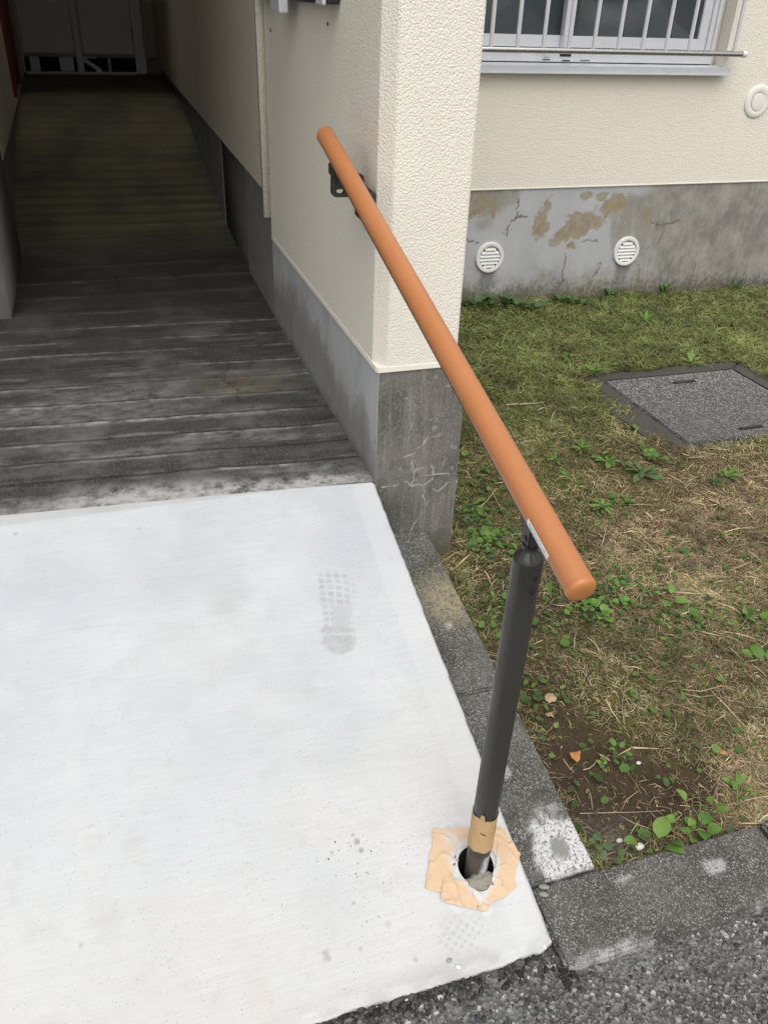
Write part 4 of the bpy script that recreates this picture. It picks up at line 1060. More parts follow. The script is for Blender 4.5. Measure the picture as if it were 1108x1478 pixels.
# ------------------------------------------------------------------ asphalt chips
n = 15000
px = rng.uniform(-.35, 1.4, n); py = rng.uniform(.22, .70, n)
ok = (py < np.where(px < .577, .668, .628)); px, py = px[ok], py[ok]; n = len(px)
zz = Z_ROAD + (fbm(px*70, py*70, 3, 3, .6)-.5)*0.007 + (fbm(px*7, py*7, 9, 3)-.5)*0.010
R = rng.gamma(3, .00065, n)+.0010
g = np.clip(rng.normal(.15, .075, n), .04, .45); g = np.where(rng.random(n) < .018, .42, g)
warm = rng.uniform(-.06, .10, n)
colr = np.stack([g*(1+warm), g, g*(1-warm)], 1)
stuff(add('asphalt_aggregate', stones('asphalt_aggregate', np.stack([px, py, zz+R*.05], 1), R, .6, colr, .3), M['stone']))
n = 2600
px = rng.uniform(-.2, .60, n); off = np.abs(rng.normal(0, .014, n))
py = front(px)-off-.001; R = rng.gamma(3, .00075, n)+.0011
g = np.clip(rng.normal(.055, .03, n), .02, .25); g = np.where(rng.random(n) < .012, .5, g)
stuff(add('loose_gravel', stones('loose_gravel', np.stack([px, py, Z_ROAD+.009*np.exp(-off/.022)+R*.4+rng.uniform(0, .004, n)], 1), R, .75, np.stack([g*1.02, g, g*.97], 1), .35), M['stone']))
n = 120                                     # gravel in the kerb gap
px = rng.uniform(.57, .60, n); py = rng.uniform(.60, .70, n)
stuff(add('gap_gravel', stones('gap_gravel', np.stack([px, py, np.full(n, -.024)+rng.uniform(0, .008, n)], 1), rng.uniform(.002, .005, n), .7, np.tile([[.035, .034, .032]], (n, 1)), .35), M['stone']))
n = 60
g0 = at_ramp(520, 1240)
px = g0[0]+rng.normal(0, .03, n)*rng.choice([1, 2.2], n); py = g0[1]+rng.normal(-.01, .045, n)
R = rng.gamma(2, .00026, n)+.0004
g = np.clip(rng.normal(.16, .07, n), .05, .35)
stuff(add('grit', stones('grit', np.stack([px, py, ramp_z(px, py)+R*.3], 1), R, .7, np.stack([g*1.05, g, g*.93], 1), .35), M['stone']))
def pebble(px, py, z, r, rot, col, label, plane=None):
    p = at_ramp(px, py) if plane == 'ramp' else at_z(px, py, z)
    v, f = ico(); bm = bmesh.new(); bmesh.ops.create_icosphere(bm, subdivisions=2, radius=1)
    for v_ in bm.verts:
        v_.co = Vector((v_.co.x*r[0], v_.co.y*r[1], v_.co.z*r[2]))*(1+random.uniform(-.06, .06))
    me = bm_mesh('pebble', bm, True)
    o = add('pebble', me, col); o.location = (p[0], p[1], p[2]+r[2]*.6); o.rotation_euler = (0, 0, rot)
    if plane == 'ramp': o.rotation_euler[0] = math.atan(RAMP_S)
    tag(o, label, 'pebble', 'small stones by the ramp')
peb = plain('flat_grey_pebble', (.24, .245, .215), .85, var=.2, scale=200, bump=.4); pebw = plain('white_chip', (.62, .61, .58), .8, var=.1)
pebd = plain('dark_chip', (.30, .30, .285), .85, var=.15)
pebble(784.5, 1281, .008, (.0105, .0055, .0035), -.35, peb, 'flat grey stone in the joint between kerb and ramp, upper of two')
pebble(784, 1292, .008, (.0095, .0055, .0035), -.45, peb, 'flat grey stone in the joint between kerb and ramp, lower of two')
pebble(784, 1366, -.004, (.0045, .0075, .004), .1, pebw, 'white stone chip at the front corner of the ramp')
pebble(648, 1387, 0, (.0055, .0035, .0025), .1, pebd, 'dull grey pebble lying on the ramp near its front edge', 'ramp')
pebble(661, 1396, 0, (.006, .0042, .0018), -.7, pebw, 'pale flat chip lying on the ramp front edge', 'ramp')
pebble(580, 1424, -.014, (.006, .004, .004), .3, pebw, 'white chip among the dark gravel below the ramp front')

# ------------------------------------------------------------------ manhole
mh = thing('manhole', 'square concrete manhole cover with speckled top set in the lawn below the window', 'manhole', (2.19, 2.45, MH['z']))
x0, x1, y0, y1, z = MH['x0'], MH['x1'], MH['y0'], MH['y1'], MH['z']
cov = rough_box('cover', [(x0+.008, y0+.005, z-.05), (x1-.004, y0-.012, z-.05), (x1-.006, y1-.018, z-.05), (x0+.004, y1-.004, z-.05),
                          (x0+.008, y0+.005, z), (x1-.004, y0-.012, z), (x1-.006, y1-.018, z), (x0+.004, y1-.004, z)], 5, .0012, 31, .004)
add('cover', cov, M['cover'], mh)
rim = [[(x0-.115, y0-.075), (x0+.002, y0-.002), (x0, y1+.001), (x0-.150, y1+.085)],
       [(x0-.150, y1+.086), (x0, y1+.002), (x1-.002, y1-.014), (x1+.10, y1+.06)],
       [(x1+.10, y1+.058), (x1, y1-.016), (x1+.002, y0-.02), (x1+.09, y0-.09)],
       [(x1+.09, y0-.092), (x1+.002, y0-.022), (x0+.003, y0-.004), (x0-.104, y0-.077)]]
for i, q_ in enumerate(rim):
    zt_ = z-.001 if i != 3 else z-.016
    c = [(a, b_, z-.07) for a, b_ in q_] + [(a, b_, zt_) for a, b_ in q_]
    add('rim', rough_box('rim', c, 5, .004, 40+i, .006, 22), M['rim'], mh)
for (hx, hy) in ((2.20, 2.648), (2.19, 2.215)):
    add('handle_slot', bev_box('handle_slot', [(hx-.055, hx+.055, hy-.009, hy+.009, z-.004, z+.0022)], .002), M['dark_gap'], mh)
    add('handle', lathe('handle', [(0, .005), (.085, .005)], (hx-.045, hy+.001, z+.003), (hx+1, hy+.03, z+.003), 10), plain('rusty_iron', (.075, .052, .042), .8, .3, var=.4, scale=60), mh)

# ------------------------------------------------------------------ grass, straw, clover
def gz(x, y):
    return ground_z(x, y) + (fbm(x*38, y*38, 21, 4, .6)-.5)*0.020 + (fbm(x*6, y*6, 5, 3)-.5)*0.030
def blocked(x, y):
    b_ = (x < .735) | ((x < .815) & (y > 1.745)) | (y < .80) | (y > 3.725)
    b_ |= (x > MH['x0']-.062+.03*np.sin(y*31)-.035*sstep(2.4, 2.8, y)) & (x < MH['x1']+.07) & (y > MH['y0']-.02) & (y < MH['y1']+.055+.015*np.sin(x*23))
    return b_
def green_w(x, y):
    w = .36 + .80*sstep(1.9, 2.9, y) + .55*(fbm(x*4.5, y*4.5, 201, 4)-.5)*2
    w += .35*np.exp(-(((x-1.35)/.25)**2+((y-2.5)/.3)**2))
    w -= .45*np.exp(-(((x-1.8)/.4)**2+((y-1.85)/.25)**2)) + .5*np.exp(-(((x-1.55)/.22)**2+((y-3.42)/.15)**2))
    return np.clip(w, .02, 1.3)*(1-.96*bare(x, y))
def straw_w(x, y):
    w = .55*fbm(x*5, y*5, 301, 4) + .75*np.exp(-(((x-1.75)/.5)**2+((y-1.55)/.5)**2)) + .45*np.exp(-(((x-1.25)/.3)**2+((y-1.35)/.25)**2))
    w += .30*np.exp(-(((x-1.35)/.25)**2+((y-2.35)/.1)**2)) + .8*np.exp(-(((x-1.18)/.18)**2+((y-.93)/.10)**2)) - .05*sstep(2.2, 3, y)
    return np.clip(w-.1, .03, 1.2)*(1-.93*bare(x, y))
def scatter(n, wfn, near=1.6):
    out = []
    tot = 0
    while tot < n:
        m = n*3
        r = rng.random(m)
        y = .80 + 2.93*r**near
        xm_ = np.minimum(1.25+.95*y, 4.4)
        x = .73 + (xm_-.73)*rng.random(m)
        ok = (~blocked(x, y)) & (rng.random(m)*1.1 < wfn(x, y))
        out.append(np.stack([x[ok], y[ok]], 1)); tot += ok.sum()
    return np.concatenate(out)[:n]
def blades(name, P, Ln, Wd, lift, color, mat, curl=.5, z0=0.0):
    n = len(P); th = rng.uniform(0, 6.283, n)
    x, y = P.T; z = gz(x, y)+z0
    color = color*((.35+1.3*fbm(x*26, y*26, 611, 3))*(.5+1.0*fbm(x*7, y*7, 613, 3)))[:, None]*1.12
    dx, dy = np.cos(th), np.sin(th); sx, sy = -dy, dx
    th2 = th + rng.normal(0, curl, n)
    mx, my, mz = x+dx*Ln*.5, y+dy*Ln*.5, z+lift*Ln*.55
    tx, ty = mx+np.cos(th2)*Ln*.5, my+np.sin(th2)*Ln*.5
    tz = z + lift*Ln*rng.uniform(.35, 1.0, n)
    tw = rng.normal(0, .35, n)*Wd
    A = np.stack([x+sx*Wd*.4, y+sy*Wd*.4, z-.002], 1); B = np.stack([x-sx*Wd*.4, y-sy*Wd*.4, z-.002], 1)
    C = np.stack([mx-sx*Wd*.5, my-sy*Wd*.5, mz-tw], 1); D = np.stack([mx+sx*Wd*.5, my+sy*Wd*.5, mz+tw], 1)
    T = np.stack([tx, ty, tz], 1)
    V = np.stack([A, B, C, D, T], 1).reshape(-1, 3)
    o = np.arange(n)*5
    F = np.concatenate([np.stack([o, o+1, o+2], 1), np.stack([o, o+2, o+3], 1), np.stack([o+3, o+2, o+4], 1)])
    return stuff(add(name, np_mesh(name, V, F, {'tint': np.repeat(color, 5, 0)}), mat))
def pick(n, cols, wts, var=.2):
    c = np.array(cols)[rng.choice(len(cols), n, p=np.array(wts)/sum(wts))]
    return np.clip(c*(1+rng.normal(0, var, (n, 1))), .004, .8)
n = 138000
P = scatter(n, green_w, 1.1)
far_ = sstep(1.9, 2.8, P[:, 1])*(.55+.9*fbm(P[:, 0]*5, P[:, 1]*5, 77, 4))
tall = np.clip(.7+.5*sstep(2., 3., P[:, 1]), .5, 1.4)
blades('grass', P, rng.gamma(4, .0062, n)*tall+.006, rng.uniform(.0012, .0030, n), rng.uniform(.15, .75, n),
       pick(n, [(.13, .175, .05), (.175, .19, .07), (.19, .26, .085), (.30, .27, .13), (.095, .12, .06), (.36, .29, .17)], [4, 4, 2, 3, 2, 1.6])*(1-.75*far_[:, None]) + pick(n, [(.20, .25, .065), (.155, .20, .055), (.28, .29, .11), (.25, .33, .10), (.33, .29, .16)], [4, 3, 2, 2, 1.5])*(.75*far_[:, None]), M['grass'])
n = 112000
P = scatter(n, straw_w, 1.35)
blades('dry_grass', P, rng.gamma(3, .0062, n)+.006, rng.uniform(.0007, .0017, n), rng.uniform(.02, .28, n),
       pick(n, [(.42, .315, .185), (.33, .23, .145), (.52, .42, .27), (.25, .18, .115), (.46, .34, .25), (.24, .22, .10)], [4, 4, 2, 4, 2, 4]), M['straw'], .6, .002)
n = 1300                                      # longer dry stalks lying on top
P = scatter(n, lambda x, y: straw_w(x, y)+.10*(1-bare(x, y))+.02, 1.4)
blades('dry_stalks', P, rng.gamma(5, .011, n)+.015, rng.uniform(.0013, .0028, n), rng.uniform(.02, .16, n),
       pick(n, [(.48, .37, .22), (.38, .27, .165), (.55, .46, .32)], [4, 4, 2]), M['straw'], .35, .006)
n = 65000                                    # moss and fine thatch
P = scatter(n, lambda x, y: (.55+.6*fbm(x*4, y*4, 31, 3))*(1-.93*bare(x, y)), 1.25)
blades('moss', P, rng.uniform(.004, .013, n), rng.uniform(.0012, .003, n), rng.uniform(.2, .9, n),
       pick(n, [(.21, .19, .055), (.15, .155, .045), (.25, .22, .10), (.16, .115, .065), (.08, .06, .038)], [4, 3, 2, 3, 2]), M['grass'], .8)
# small clover and creeping leaves nobody could count
def leaflets(name, P, size, color, mat, z0=.008, thin=(.62, .95)):
    n = len(P); k = 6
    th = rng.uniform(0, 6.283, n); a = np.linspace(0, 2*math.pi, k, endpoint=False)
    el = rng.uniform(*thin, n)
    lx = np.cos(a)[None]*size[:, None]; ly = np.sin(a)[None]*(size*el)[:, None]
    tx, ty = rng.normal(0, .28, n), rng.normal(0, .28, n)
    X_ = P[:, :1]+lx*np.cos(th)[:, None]-ly*np.sin(th)[:, None]; Y_ = P[:, 1:2]+lx*np.sin(th)[:, None]+ly*np.cos(th)[:, None]
    zc_ = gz(P[:, 0], P[:, 1])+z0+rng.uniform(0, .012, n)
    Z_ = zc_[:, None] + (X_-P[:, :1])*tx[:, None]+(Y_-P[:, 1:2])*ty[:, None]
    V = np.concatenate([np.stack([X_, Y_, Z_], -1), np.stack([P[:, 0], P[:, 1], zc_-size*.18], 1)[:, None]], 1)
    o = np.arange(n)*(k+1)
    F = np.concatenate([np.stack([o+i, o+(i+1) % k, o+k], 1) for i in range(k)])
    return stuff(add(name, np_mesh(name, V.reshape(-1, 3), F, {'tint': np.repeat(color, k+1, 0)}, True), mat))
cl = []
for (px, py, sx_, sy_, n_) in ((700, 780, .05, .06, 130), (690, 745, .04, .05, 60), (850, 890, .07, .05, 120), (880, 865, .05, .03, 50), (720, 905, .04, .05, 50), (770, 1010, .03, .03, 25), (985, 905, .06, .05, 45), (705, 700, .04, .05, 35),
                              (1090, 915, .05, .06, 40), (840, 640, .08, .05, 30), (930, 675, .1, .05, 50), (870, 735, .06, .05, 60), (760, 770, .03, .04, 25), (1000, 800, .15, .1, 40), (1045, 950, .1, .06, 30), (905, 1100, .03, .02, 12),
                              (760, 450, .25, .05, 140), (700, 450, .15, .05, 80), (980, 470, .4, .15, 120), (820, 500, .3, .2, 60)):
    c = at_z(px, py, 0.0 if py > 850 else .06)
    cl.append(np.stack([rng.normal(c[0], sx_, n_), rng.normal(c[1], sy_, n_)], 1))
P = scatter(700, lambda x, y: .15+.3*fbm(x*6, y*6, 400, 3), 1.2); cl.append(P)
P = np.concatenate(cl); P = P[~blocked(P[:, 0], P[:, 1])]
leaflets('clover', P, rng.gamma(6, .0010, len(P))+.0022, pick(len(P), [(.11, .20, .045), (.085, .155, .04), (.16, .25, .06), (.10, .14, .06)], [4, 3, 2, 2], .18), M['grass'])
P = scatter(900, lambda x, y: .3+.3*bare(x, y)+0*x, 1.7)                 # crumbs, bits of dead leaf, grit
leaflets('leaf_litter', P, rng.gamma(3, .0010, len(P))+.0012, pick(len(P), [(.30, .19, .11), (.40, .31, .20), (.20, .13, .08), (.5, .46, .40)], [4, 3, 4, .5]), M['straw'], .003, (.2, .5))

# ------------------------------------------------------------------ weeds one can count
def leaf_mesh(name, L_, W_, kind):
    n = 6; bm = bmesh.new(); rows = []
    for i in range(n+1):
        t_ = i/n
        if kind == 'ovate': w = W_*math.sin(math.pi*min(1, t_**.8))**.75*.5
        elif kind == 'spoon': w = W_*.5*(.22+.78*math.sin(math.pi*t_**1.7)**.8)*(1 if t_ < 1 else 0)
        else: w = W_*.5*math.sin(math.pi*t_**.85)**.6*(1 if i % 2 else .72)
        z = L_*(.35*t_-.42*t_*t_)
        rows.append((bm.verts.new((t_*L_, -w, z+w*.25)), bm.verts.new((t_*L_, 0, z)), bm.verts.new((t_*L_, w, z+w*.25))))
    for A, B in zip(rows[:-1], rows[1:]):
        bm.faces.new((A[0], B[0], B[1], A[1])); bm.faces.new((A[1], B[1], B[2], A[2]))
    bmesh.ops.remove_doubles(bm, verts=bm.verts, dist=1e-5)
    return bm_mesh(name, bm, True)
LM = {k: leaf_mesh('leaf', 1, w, kd) for k, w, kd in (('ovate', .68, 'ovate'), ('round', .95, 'ovate'), ('spoon', .34, 'spoon'), ('jag', .28, 'jag'))}
LEAFM = {}
for k in LM:
    for m_ in ('leaf', 'leaf_bright', 'leaf_dull'):
        me = LM[k].copy(); me.materials.append(M[m_]); LEAFM[k, m_] = me
WEEDS = [  # px, py, kind, leaves, leaf length, material, upright, label
 (838, 652, 'jag', 9, .052, 'leaf', .35, 'feathery green weed on the bare lawn, leftmost of the row below the manhole'),
 (875, 669, 'spoon', 7, .055, 'leaf', .25, 'star shaped rosette weed with narrow leaves below the manhole'),
 (925, 688, 'spoon', 11, .066, 'leaf_dull', .3, 'spreading dark green rosette weed below the manhole corner'),
 (938, 664, 'round', 7, .034, 'leaf', .4, 'round leaved weed just above the spreading rosette below the manhole'),
 (868, 736, 'jag', 13, .042, 'leaf_bright', .5, 'dense bright green tuft weed in the middle of the lawn'),
 (1046, 692, 'spoon', 6, .046, 'leaf', .45, 'small five leaved weed by the right picture edge under the manhole slot'),
 (1028, 700, 'jag', 8, .036, 'leaf_dull', .9, 'upright dark grass-like weed left of the small five leaved weed'),
 (800, 668, 'jag', 8, .035, 'leaf', .4, 'small pale green weed right of the rail below the feathery one'),
 (815, 690, 'jag', 7, .032, 'leaf', .4, 'low green weed beside the rail, lowest of the row'),
 (667, 672, 'ovate', 4, .036, 'leaf_bright', .5, 'bright two leaved weed beside the pier edge'),
 (668, 700, 'jag', 7, .026, 'leaf_dull', .3, 'little star weed by the pier foot'),
 (700, 783, 'round', 9, .026, 'leaf', .5, 'creeping round leaved weed near the pier foot'),
 (680, 760, 'round', 6, .024, 'leaf_dull', .5, 'dark green seedling cluster by the pier foot'),
 (720, 775, 'round', 6, .022, 'leaf', .5, 'seedling cluster between pier foot and post top'),
 (968, 872, 'ovate', 4, .036, 'leaf_bright', .5, 'weed with one long bright leaf in the dry grass right of the rail end'),
 (985, 892, 'round', 5, .024, 'leaf', .5, 'round leaved weed in the dry grass below the long bright leaf'),
 (960, 905, 'ovate', 4, .024, 'leaf_bright', .4, 'tiny bright weed left in the dry grass below the rail end'),
 (1026, 893, 'ovate', 5, .022, 'leaf', .4, 'small pale weed amid straw far right of the rail end'),
 (1092, 905, 'round', 6, .024, 'leaf', .5, 'leafy weed at the right picture edge level with the rail end'),
 (1102, 962, 'ovate', 5, .040, 'leaf', .6, 'large leaved weed cut by the right picture edge'),
 (865, 893, 'round', 8, .028, 'leaf_bright', .4, 'yellow green leafy weed just under the orange rail end'),
 (843, 880, 'round', 7, .026, 'leaf', .4, 'green clover-like weed left under the orange rail end'),
 (900, 878, 'round', 7, .022, 'leaf', .4, 'clover-like weed right under the orange rail end'),
 (735, 990, 'ovate', 5, .020, 'leaf_dull', .4, 'small weed behind the post by the kerb edge'),
 (890, 1090, 'ovate', 5, .020, 'leaf', .5, 'little sprout beside the orange dry leaf'),
 (796, 1062, 'ovate', 3, .018, 'leaf_bright', .4, 'single bright sprout on the bare soil'),
 (868, 1110, 'ovate', 3, .014, 'leaf_bright', .4, 'tiny round sprout right of the orange dry leaf'),
 (945, 1224, 'ovate', 3, .048, 'leaf_bright', .45, 'broad glossy green weed at the kerb back edge'),
 (950, 1212, 'ovate', 3, .030, 'leaf_dull', .55, 'dull green weed behind the broad glossy one'),
 (1008, 1178, 'ovate', 3, .040, 'leaf_bright', .55, 'weed with one tall pale leaf near the kerb'),
 (1012, 1205, 'round', 4, .028, 'leaf', .5, 'heart leaved weed beside the kerb'),
 (978, 1196, 'round', 3, .022, 'leaf', .4, 'round leaved seedling between the two kerb weeds'),
 (1000, 1212, 'round', 3, .018, 'leaf', .4, 'tiny seedling touching the kerb back edge'),
 (1066, 1148, 'ovate', 6, .024, 'leaf', .5, 'upright pairs of leaves in the straw near the kerb end'),
 (1060, 1138, 'ovate', 4, .022, 'leaf_bright', .6, 'bright leaf pair in the straw near the kerb end, rear one'),
 (878, 1245, 'round', 4, .020, 'leaf_dull', .3, 'grey green seedling in the kerb corner'),
 (860, 1222, 'round', 4, .016, 'leaf_dull', .3, 'dusty seedling on the grit by the kerb corner'),
 (905, 1248, 'round', 3, .015, 'leaf_dull', .3, 'dusty seedling at the kerb back edge left of the broad weed'),
 (750, 800, 'ovate', 4, .020, 'leaf', .5, 'small weed just left of the post cap'),
 (855, 540, 'jag', 8, .05, 'leaf', .6, 'bright tuft at the left corner of the manhole surround'),
 (930, 465, 'jag', 8, .06, 'leaf', .5, 'green tuft in the grass halfway to the wall'),
 (996, 528, 'jag', 9, .06, 'leaf_bright', .9, 'bright grass tuft behind the manhole'),
 (690, 446, 'ovate', 9, .075, 'leaf_dull', .9, 'dark leafy plant at the wall foot under the first vent'),
 (716, 440, 'ovate', 10, .070, 'leaf_dull', .8, 'dark bushy plant at the wall foot right of the first vent'),
 (745, 446, 'round', 8, .050, 'leaf_dull', .7, 'low dark plant at the wall foot between the vents, left one'),
 (775, 449, 'ovate', 8, .055, 'leaf_dull', .7, 'low dark plant at the wall foot between the vents, middle one'),
 (812, 440, 'round', 8, .048, 'leaf_dull', .7, 'green plant at the wall foot below the peeled patches'),
 (835, 444, 'ovate', 7, .050, 'leaf_dull', .7, 'dark plant at the wall foot left of the second vent'),
 (880, 430, 'ovate', 7, .055, 'leaf_dull', .9, 'dark sprig at the wall foot under the second vent'),
 (958, 424, 'jag', 9, .075, 'leaf', 1.0, 'tall grass tuft against the wall right of the second vent'),
 (1062, 418, 'jag', 8, .065, 'leaf_dull', 1.0, 'grass tuft against the wall near the right picture edge'),
 (820, 520, 'round', 6, .035, 'leaf', .4, 'round leaved weed left of the manhole in green grass'),
]
for (px, py, kind, nl, ln, mt_, upr, label) in WEEDS:
    p = at_z(px, py, float(0.06 if py < 760 else 0.02 if py < 950 else -.01))
    for _ in range(3):
        p = at_z(px, py, float(gz(np.array([p[0]]), np.array([p[1]]))[0]))
    x, y, z = p
    if y > 1.75: x = max(x, .82)
    t = thing('weed', label, 'weed', (x, y, z+.004), 'weeds in the lawn')
    t.rotation_euler = (0, 0, random.uniform(0, 6.28))
    for i in range(nl):
        o = add('leaf', LEAFM[kind, mt_], None, t, True)
        a = 2*math.pi*i/nl + random.uniform(-.35, .35); s = ln*random.uniform(.65, 1.15)
        r = random.uniform(0, .15)*ln if kind in ('jag', 'spoon') else random.uniform(.1, .9)*ln
        o.location = (r*math.cos(a), r*math.sin(a), random.uniform(0.002, .010)+(.3*r if kind not in ('jag', 'spoon') else 0))
        o.scale = (s, s, s)
        o.rotation_euler = (random.uniform(-.25, .25), -upr*random.uniform(.3, 1.2), a)
        if kind not in ('jag', 'spoon'):
            pass
# long grass blade bending out beside the post, twigs, dead leaves
def bent_blade(name, pts, w, mat, label, cat):
    P3 = [Vector(at_z(px, py, z)) for px, py, z in pts]; bm = bmesh.new(); rows = []
    for i, p in enumerate(P3):
        d_ = (P3[min(i+1, len(P3)-1)]-P3[max(i-1, 0)]).normalized(); s_ = d_.cross(Vector((0, 0, 1))).normalized()
        ww = w*(.55+.45*math.sin(math.pi*min(1, .25+i/(len(P3)-1)*.75)))*(.15 if i == len(P3)-1 else 1)
        rows.append((bm.verts.new(p-s_*ww), bm.verts.new(p-Vector((0, 0, ww*.5))), bm.verts.new(p+s_*ww)))
    for A, B in zip(rows[:-1], rows[1:]):
        bm.faces.new((A[0], A[1], B[1], B[0])); bm.faces.new((A[1], A[2], B[2], B[1]))
    return tag(add(name, bm_mesh(name, bm, True), mat), label, cat)
bent_blade('grass_blade', [(801, 972, -.003), (790, 962, .012), (775, 948, .022), (762, 938, .026)], .0032, M['leaf'], 'wide green grass blade leaning out behind the post', 'grass blade')
def twig(pts, r, label):
    P3 = []
    for px, py in pts:
        p = at_z(px, py, .02 if py < 950 else -.005)
        p = at_z(px, py, float(gz(np.array([p[0]]), np.array([p[1]]))[0])+.009); P3.append(Vector(p))
    bm = bmesh.new(); seg = 6; rings = []
    for i, p in enumerate(P3):
        d_ = (P3[min(i+1, len(P3)-1)]-P3[max(i-1, 0)]).normalized(); u = d_.orthogonal().normalized(); w_ = d_.cross(u)
        rr = r*(1-.5*i/(len(P3)-1))
        rings.append([bm.verts.new(p+(u*math.cos(a)+w_*math.sin(a))*rr) for a in (2*math.pi*k/seg for k in range(seg))])
    for A, B in zip(rings[:-1], rings[1:]):
        for k in range(seg): bm.faces.new((A[k], A[(k+1) % seg], B[(k+1) % seg], B[k]))
    tag(add('twig', bm_mesh('twig', bm, True), M['twig']), label, 'twig', 'dry twigs and stalks on the lawn')
M['twig'] = plain('dry_twig', (.42, .34, .23), .85, var=.25, scale=60)
twig([(694, 731), (703, 722), (711, 711), (716, 704)], .0018, 'curved pale twig on the lawn between pier and rail')
twig([(711, 712), (720, 730), (727, 742)], .0014, 'thin forked twig crossing the curved one near the pier')
twig([(730, 584), (755, 583), (775, 582), (785, 580)], .0030, 'long pale straw stalk lying across the green grass left of the manhole')
twig([(775, 592), (785, 588), (797, 585)], .0030, 'short pale stalk below the long one left of the manhole')
twig([(841, 1111), (850, 1109), (857, 1103), (860, 1098)], .0013, 'bent pale root on the soil below the orange leaf')
twig([(836, 1174), (880, 1173), (920, 1172), (958, 1170)], .0009, 'long thin root across the bare soil near the kerb')
twig([(812, 1095), (822, 1109), (828, 1115)], .0010, 'short dark root left of the orange leaf')
twig([(900, 1045), (897, 1020), (902, 985)], .0008, 'thin upright stalk in the mossy patch')
twig([(895, 842), (905, 838), (940, 833), (968, 826)], .0010, 'thin straw stalk right of the rail end')
twig([(985, 995), (1010, 998), (1040, 990), (1060, 992)], .0012, 'pale stalk among the straw right of the moss')
twig([(1050, 1010), (1075, 1020), (1105, 1022)], .0016, 'thick straw stalk by the right picture edge')
def dead_leaf(px, py, pts, size, rot, mat, label, tilt):
    p = at_z(px, py, -.005)
    z = float(gz(np.array([p[0]]), np.array([p[1]]))[0])
    p = at_z(px, py, z+.006)
    bm = bmesh.new(); c = bm.verts.new((0, 0, .004)); ring = []
    for i, (u, w) in enumerate(pts): ring.append(bm.verts.new((u*size, w*size, (u*u-w*.2)*size*.35+random.uniform(-.001, .001))))
    for i in range(len(ring)): bm.faces.new((ring[i], ring[(i+1) % len(ring)], c))
    bmesh.ops.subdivide_edges(bm, edges=list(bm.edges), cuts=2, use_grid_fill=True)
    bmesh.ops.triangulate(bm, faces=list(bm.faces))
    for v_ in bm.verts: v_.co.z += (vnoise(np.array([v_.co.x*90+7]), np.array([v_.co.y*90]), 3)[0]-.5)*.006
    o = add('fallen_leaf', bm_mesh('fallen_leaf', bm, True), mat); o.location = p+np.array([0, 0, .004]); o.rotation_euler = (*tilt, rot)
    tag(o, label, 'leaf', 'dead leaves on the soil')
dead_leaf(831, 1094, [(-.5, .5), (0, .46), (.62, .5), (.42, .1), (.25, -.3), (-.25, -.62), (-.48, -.1)], .024, -.05, M['leaf_brown'], 'orange brown triangular dry leaf on the bare soil', (.25, .1))
dead_leaf(794, 1010, [(-.5, .1), (-.3, .5), (.1, .62), (.45, .3), (.5, -.2), (.2, -.45), (-.1, -.3), (-.4, -.35)], .026, .2, M['leaf_tan'], 'crumpled tan dry leaf right of the post, upper one', (.2, -.15))
dead_leaf(793, 1033, [(-.5, .2), (0, .4), (.5, .3), (.3, -.1), (.35, -.5), (-.1, -.2), (-.4, -.4)], .020, 0, M['leaf_tan'], 'torn tan leaf scrap just below the crumpled one', (.1, .1))
dead_leaf(1043, 1088, [(-.5, .2), (0, .5), (.5, .2), (.4, -.3), (-.1, -.5), (-.5, -.2)], .020, .4, M['leaf_brown'], 'brown dry leaf half hidden in straw near the kerb', (.1, .3))
dead_leaf(955, 738, [(-.5, .2), (0, .3), (.5, .1), (.4, -.3), (-.4, -.2)], .026, .4, M['leaf_tan'], 'pale dry leaf bits in the middle of the lawn', (.1, .1))
dead_leaf(680, 768, [(-.5, .1), (0, .22), (.5, .1), (.45, -.1), (0, -.2), (-.45, -.12)], .022, -.2, M['straw_leaf'] if 'straw_leaf' in M else M['leaf_tan'], 'narrow pale leaf by the pier foot', (.1, .1))
def lawn_stone(px, py, r, label):
    p = at_z(px, py, -.008)
    o_ = bmesh.new(); bmesh.ops.create_icosphere(o_, subdivisions=2, radius=1)
    for v_ in o_.verts: v_.co = Vector((v_.co.x*r, v_.co.y*r*.8, v_.co.z*r*.5))*(1+random.uniform(-.15, .15))
    z = float(gz(np.array([p[0]]), np.array([p[1]]))[0])
    o = add('pebble', bm_mesh('pebble', o_, True), pebw if r > .004 else pebd); p = at_z(px, py, z+.004); o.location = p
    tag(o, label, 'pebble', 'stones on the soil')
lawn_stone(921, 1101, .0055, 'whitish stone on the mossy soil')
lawn_stone(1033, 948, .0055, 'pale stone chip in the straw')
lawn_stone(926, 1010, .0032, 'small pale stone in the moss left of the middle')
lawn_stone(828, 1158, .0045, 'pale stone at the side kerb edge on the soil')
lawn_stone(905, 1215, .009, 'grey mortar lump on grit by the kerb corner')
lawn_stone(922, 1222, .010, 'whitish mortar lump under the broad weed')
lawn_stone(893, 1213, .007, 'rounded grey lump on grit left of the broad weed')

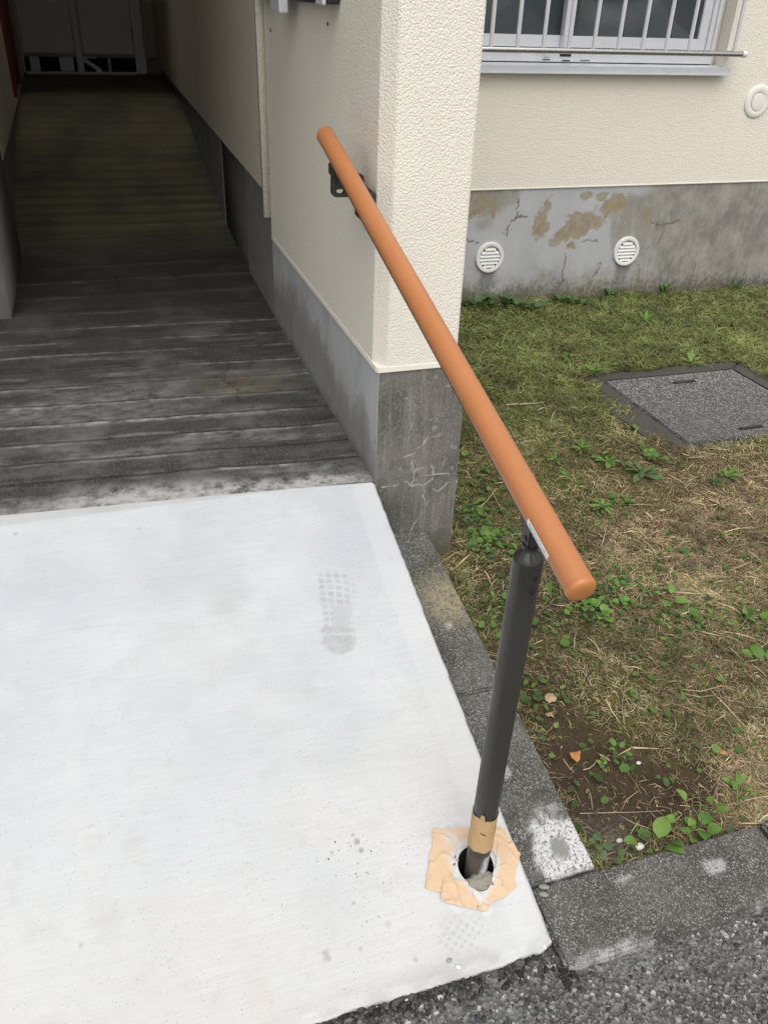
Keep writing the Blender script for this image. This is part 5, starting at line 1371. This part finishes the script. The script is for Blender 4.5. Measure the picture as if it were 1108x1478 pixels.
# ------------------------------------------------------------------ end of the passage: meter cupboard, red door
mc = thing('meter_cupboard', 'grey steel meter cupboard with two doors at the dark end of the passage', 'cupboard', (0, YE-.25, .722))
yc = YE-.045
fr = [(-.60, -.440, yc, yc+.03, .735, 2.1), (.452, .532, yc, yc+.03, .735, 2.1), (-.026, .026, yc+.001, yc+.029, .745, 2.1), (-.44, .452, yc+.002, yc+.028, .722, .744), (-.44, .452, yc+.002, yc+.028, 2.05, 2.1)]
add('frame', bev_box('frame', fr, .003), M['door_grey'], mc)
for (x0_, x1_) in ((-.432, -.034), (.034, .444)):
    dl = add('door', bev_box('door', [(x0_, x1_, yc-.004, yc+.012, .880, 2.045)], .002), M['door_grey'], mc)
    add('hinge', bev_box('hinge', [(x1_+.001, x1_+.007, yc-.008, yc+.004, .97, 1.08)], .001), M['black'], dl)
add('back_panel', bev_box('back_panel', [(-.6, .55, yc+.25, yc+.26, .70, 2.1), (-.6, .55, yc+.03, yc+.25, .70, .7215)], 0), M['dark_gap'], mc)
t = thing('meter_box', 'pale box inside the open bottom of the meter cupboard', 'box', (-.12, yc+.08, .722))
add('case', bev_box('case', [(-.165, -.055, yc+.06, yc+.12, .745, .875)], .006), M['white_plastic'], t)
add('lid', bev_box('lid', [(-.150, -.070, yc+.048, yc+.0605, .760, .862)], .004), M['door_grey'], t)
t = thing('grey_duct', 'grey flat duct at the left of the cupboard bottom', 'duct', (-.36, yc+.08, .722))
add('duct', bev_box('duct', [(-.40, -.325, yc+.06, yc+.12, .722, .95)], .004), M['door_grey'], t)
t = thing('water_pipe', 'upright metal pipe in the cupboard bottom with a valve', 'pipe', (.25, yc+.1, .722))
add('pipe', lathe('pipe', [(0, .016), (.3, .016)], (.235, yc+.1, .722), (.235, yc+.1, 2), 16), M['steel'], t)
add('collar', lathe('collar', [(0, .021), (.025, .021)], (.235, yc+.1, .772), (.235, yc+.1, 2), 16), M['steel'], t)
t = thing('elbow_pipe', 'slanted grey pipe elbow in the cupboard bottom', 'pipe', (.1, yc+.09, .722))
add('pipe', lathe('pipe', [(0, .020), (.16, .020)], (.02, yc+.09, .835), (.16, yc+.09, .745), 14), M['alu'], t)
add('flange', bev_box('flange', [(.03, .14, yc+.07, yc+.12, .842, .872), (.12, .17, yc+.05, yc+.09, .722, .752)], .004), M['alu'], t)
dr = thing('steel_door', 'red brown steel door in the left passage wall seen edge on', 'door', (-.42, 6.4, .70))
xd = lambda y: lslant(-.355, y)
b = Builder()
for (y0_, y1_, w_) in ((6.80, 6.86, .022), (5.95, 6.0, .018)):
    b.box(xd(y0_)-.03, xd(y0_)+w_, y0_, y1_, .79, 2.4)
b.box(xd(6.0)-.03, xd(6.0)+.012, 6.0, 6.80, 2.34, 2.4)
add('frame', b.mesh('frame'), M['red'], dr)
add('leaf', Builder().box(xd(6.4)-.02, xd(6.0)+.001, 6.001, 6.799, .80, 2.339).mesh('leaf'), M['red'], dr)
add('handle', bev_box('handle', [(xd(6.1), xd(6.1)+.05, 6.09, 6.12, 1.62, 1.72)], .004), M['steel'], dr)
print('script done')
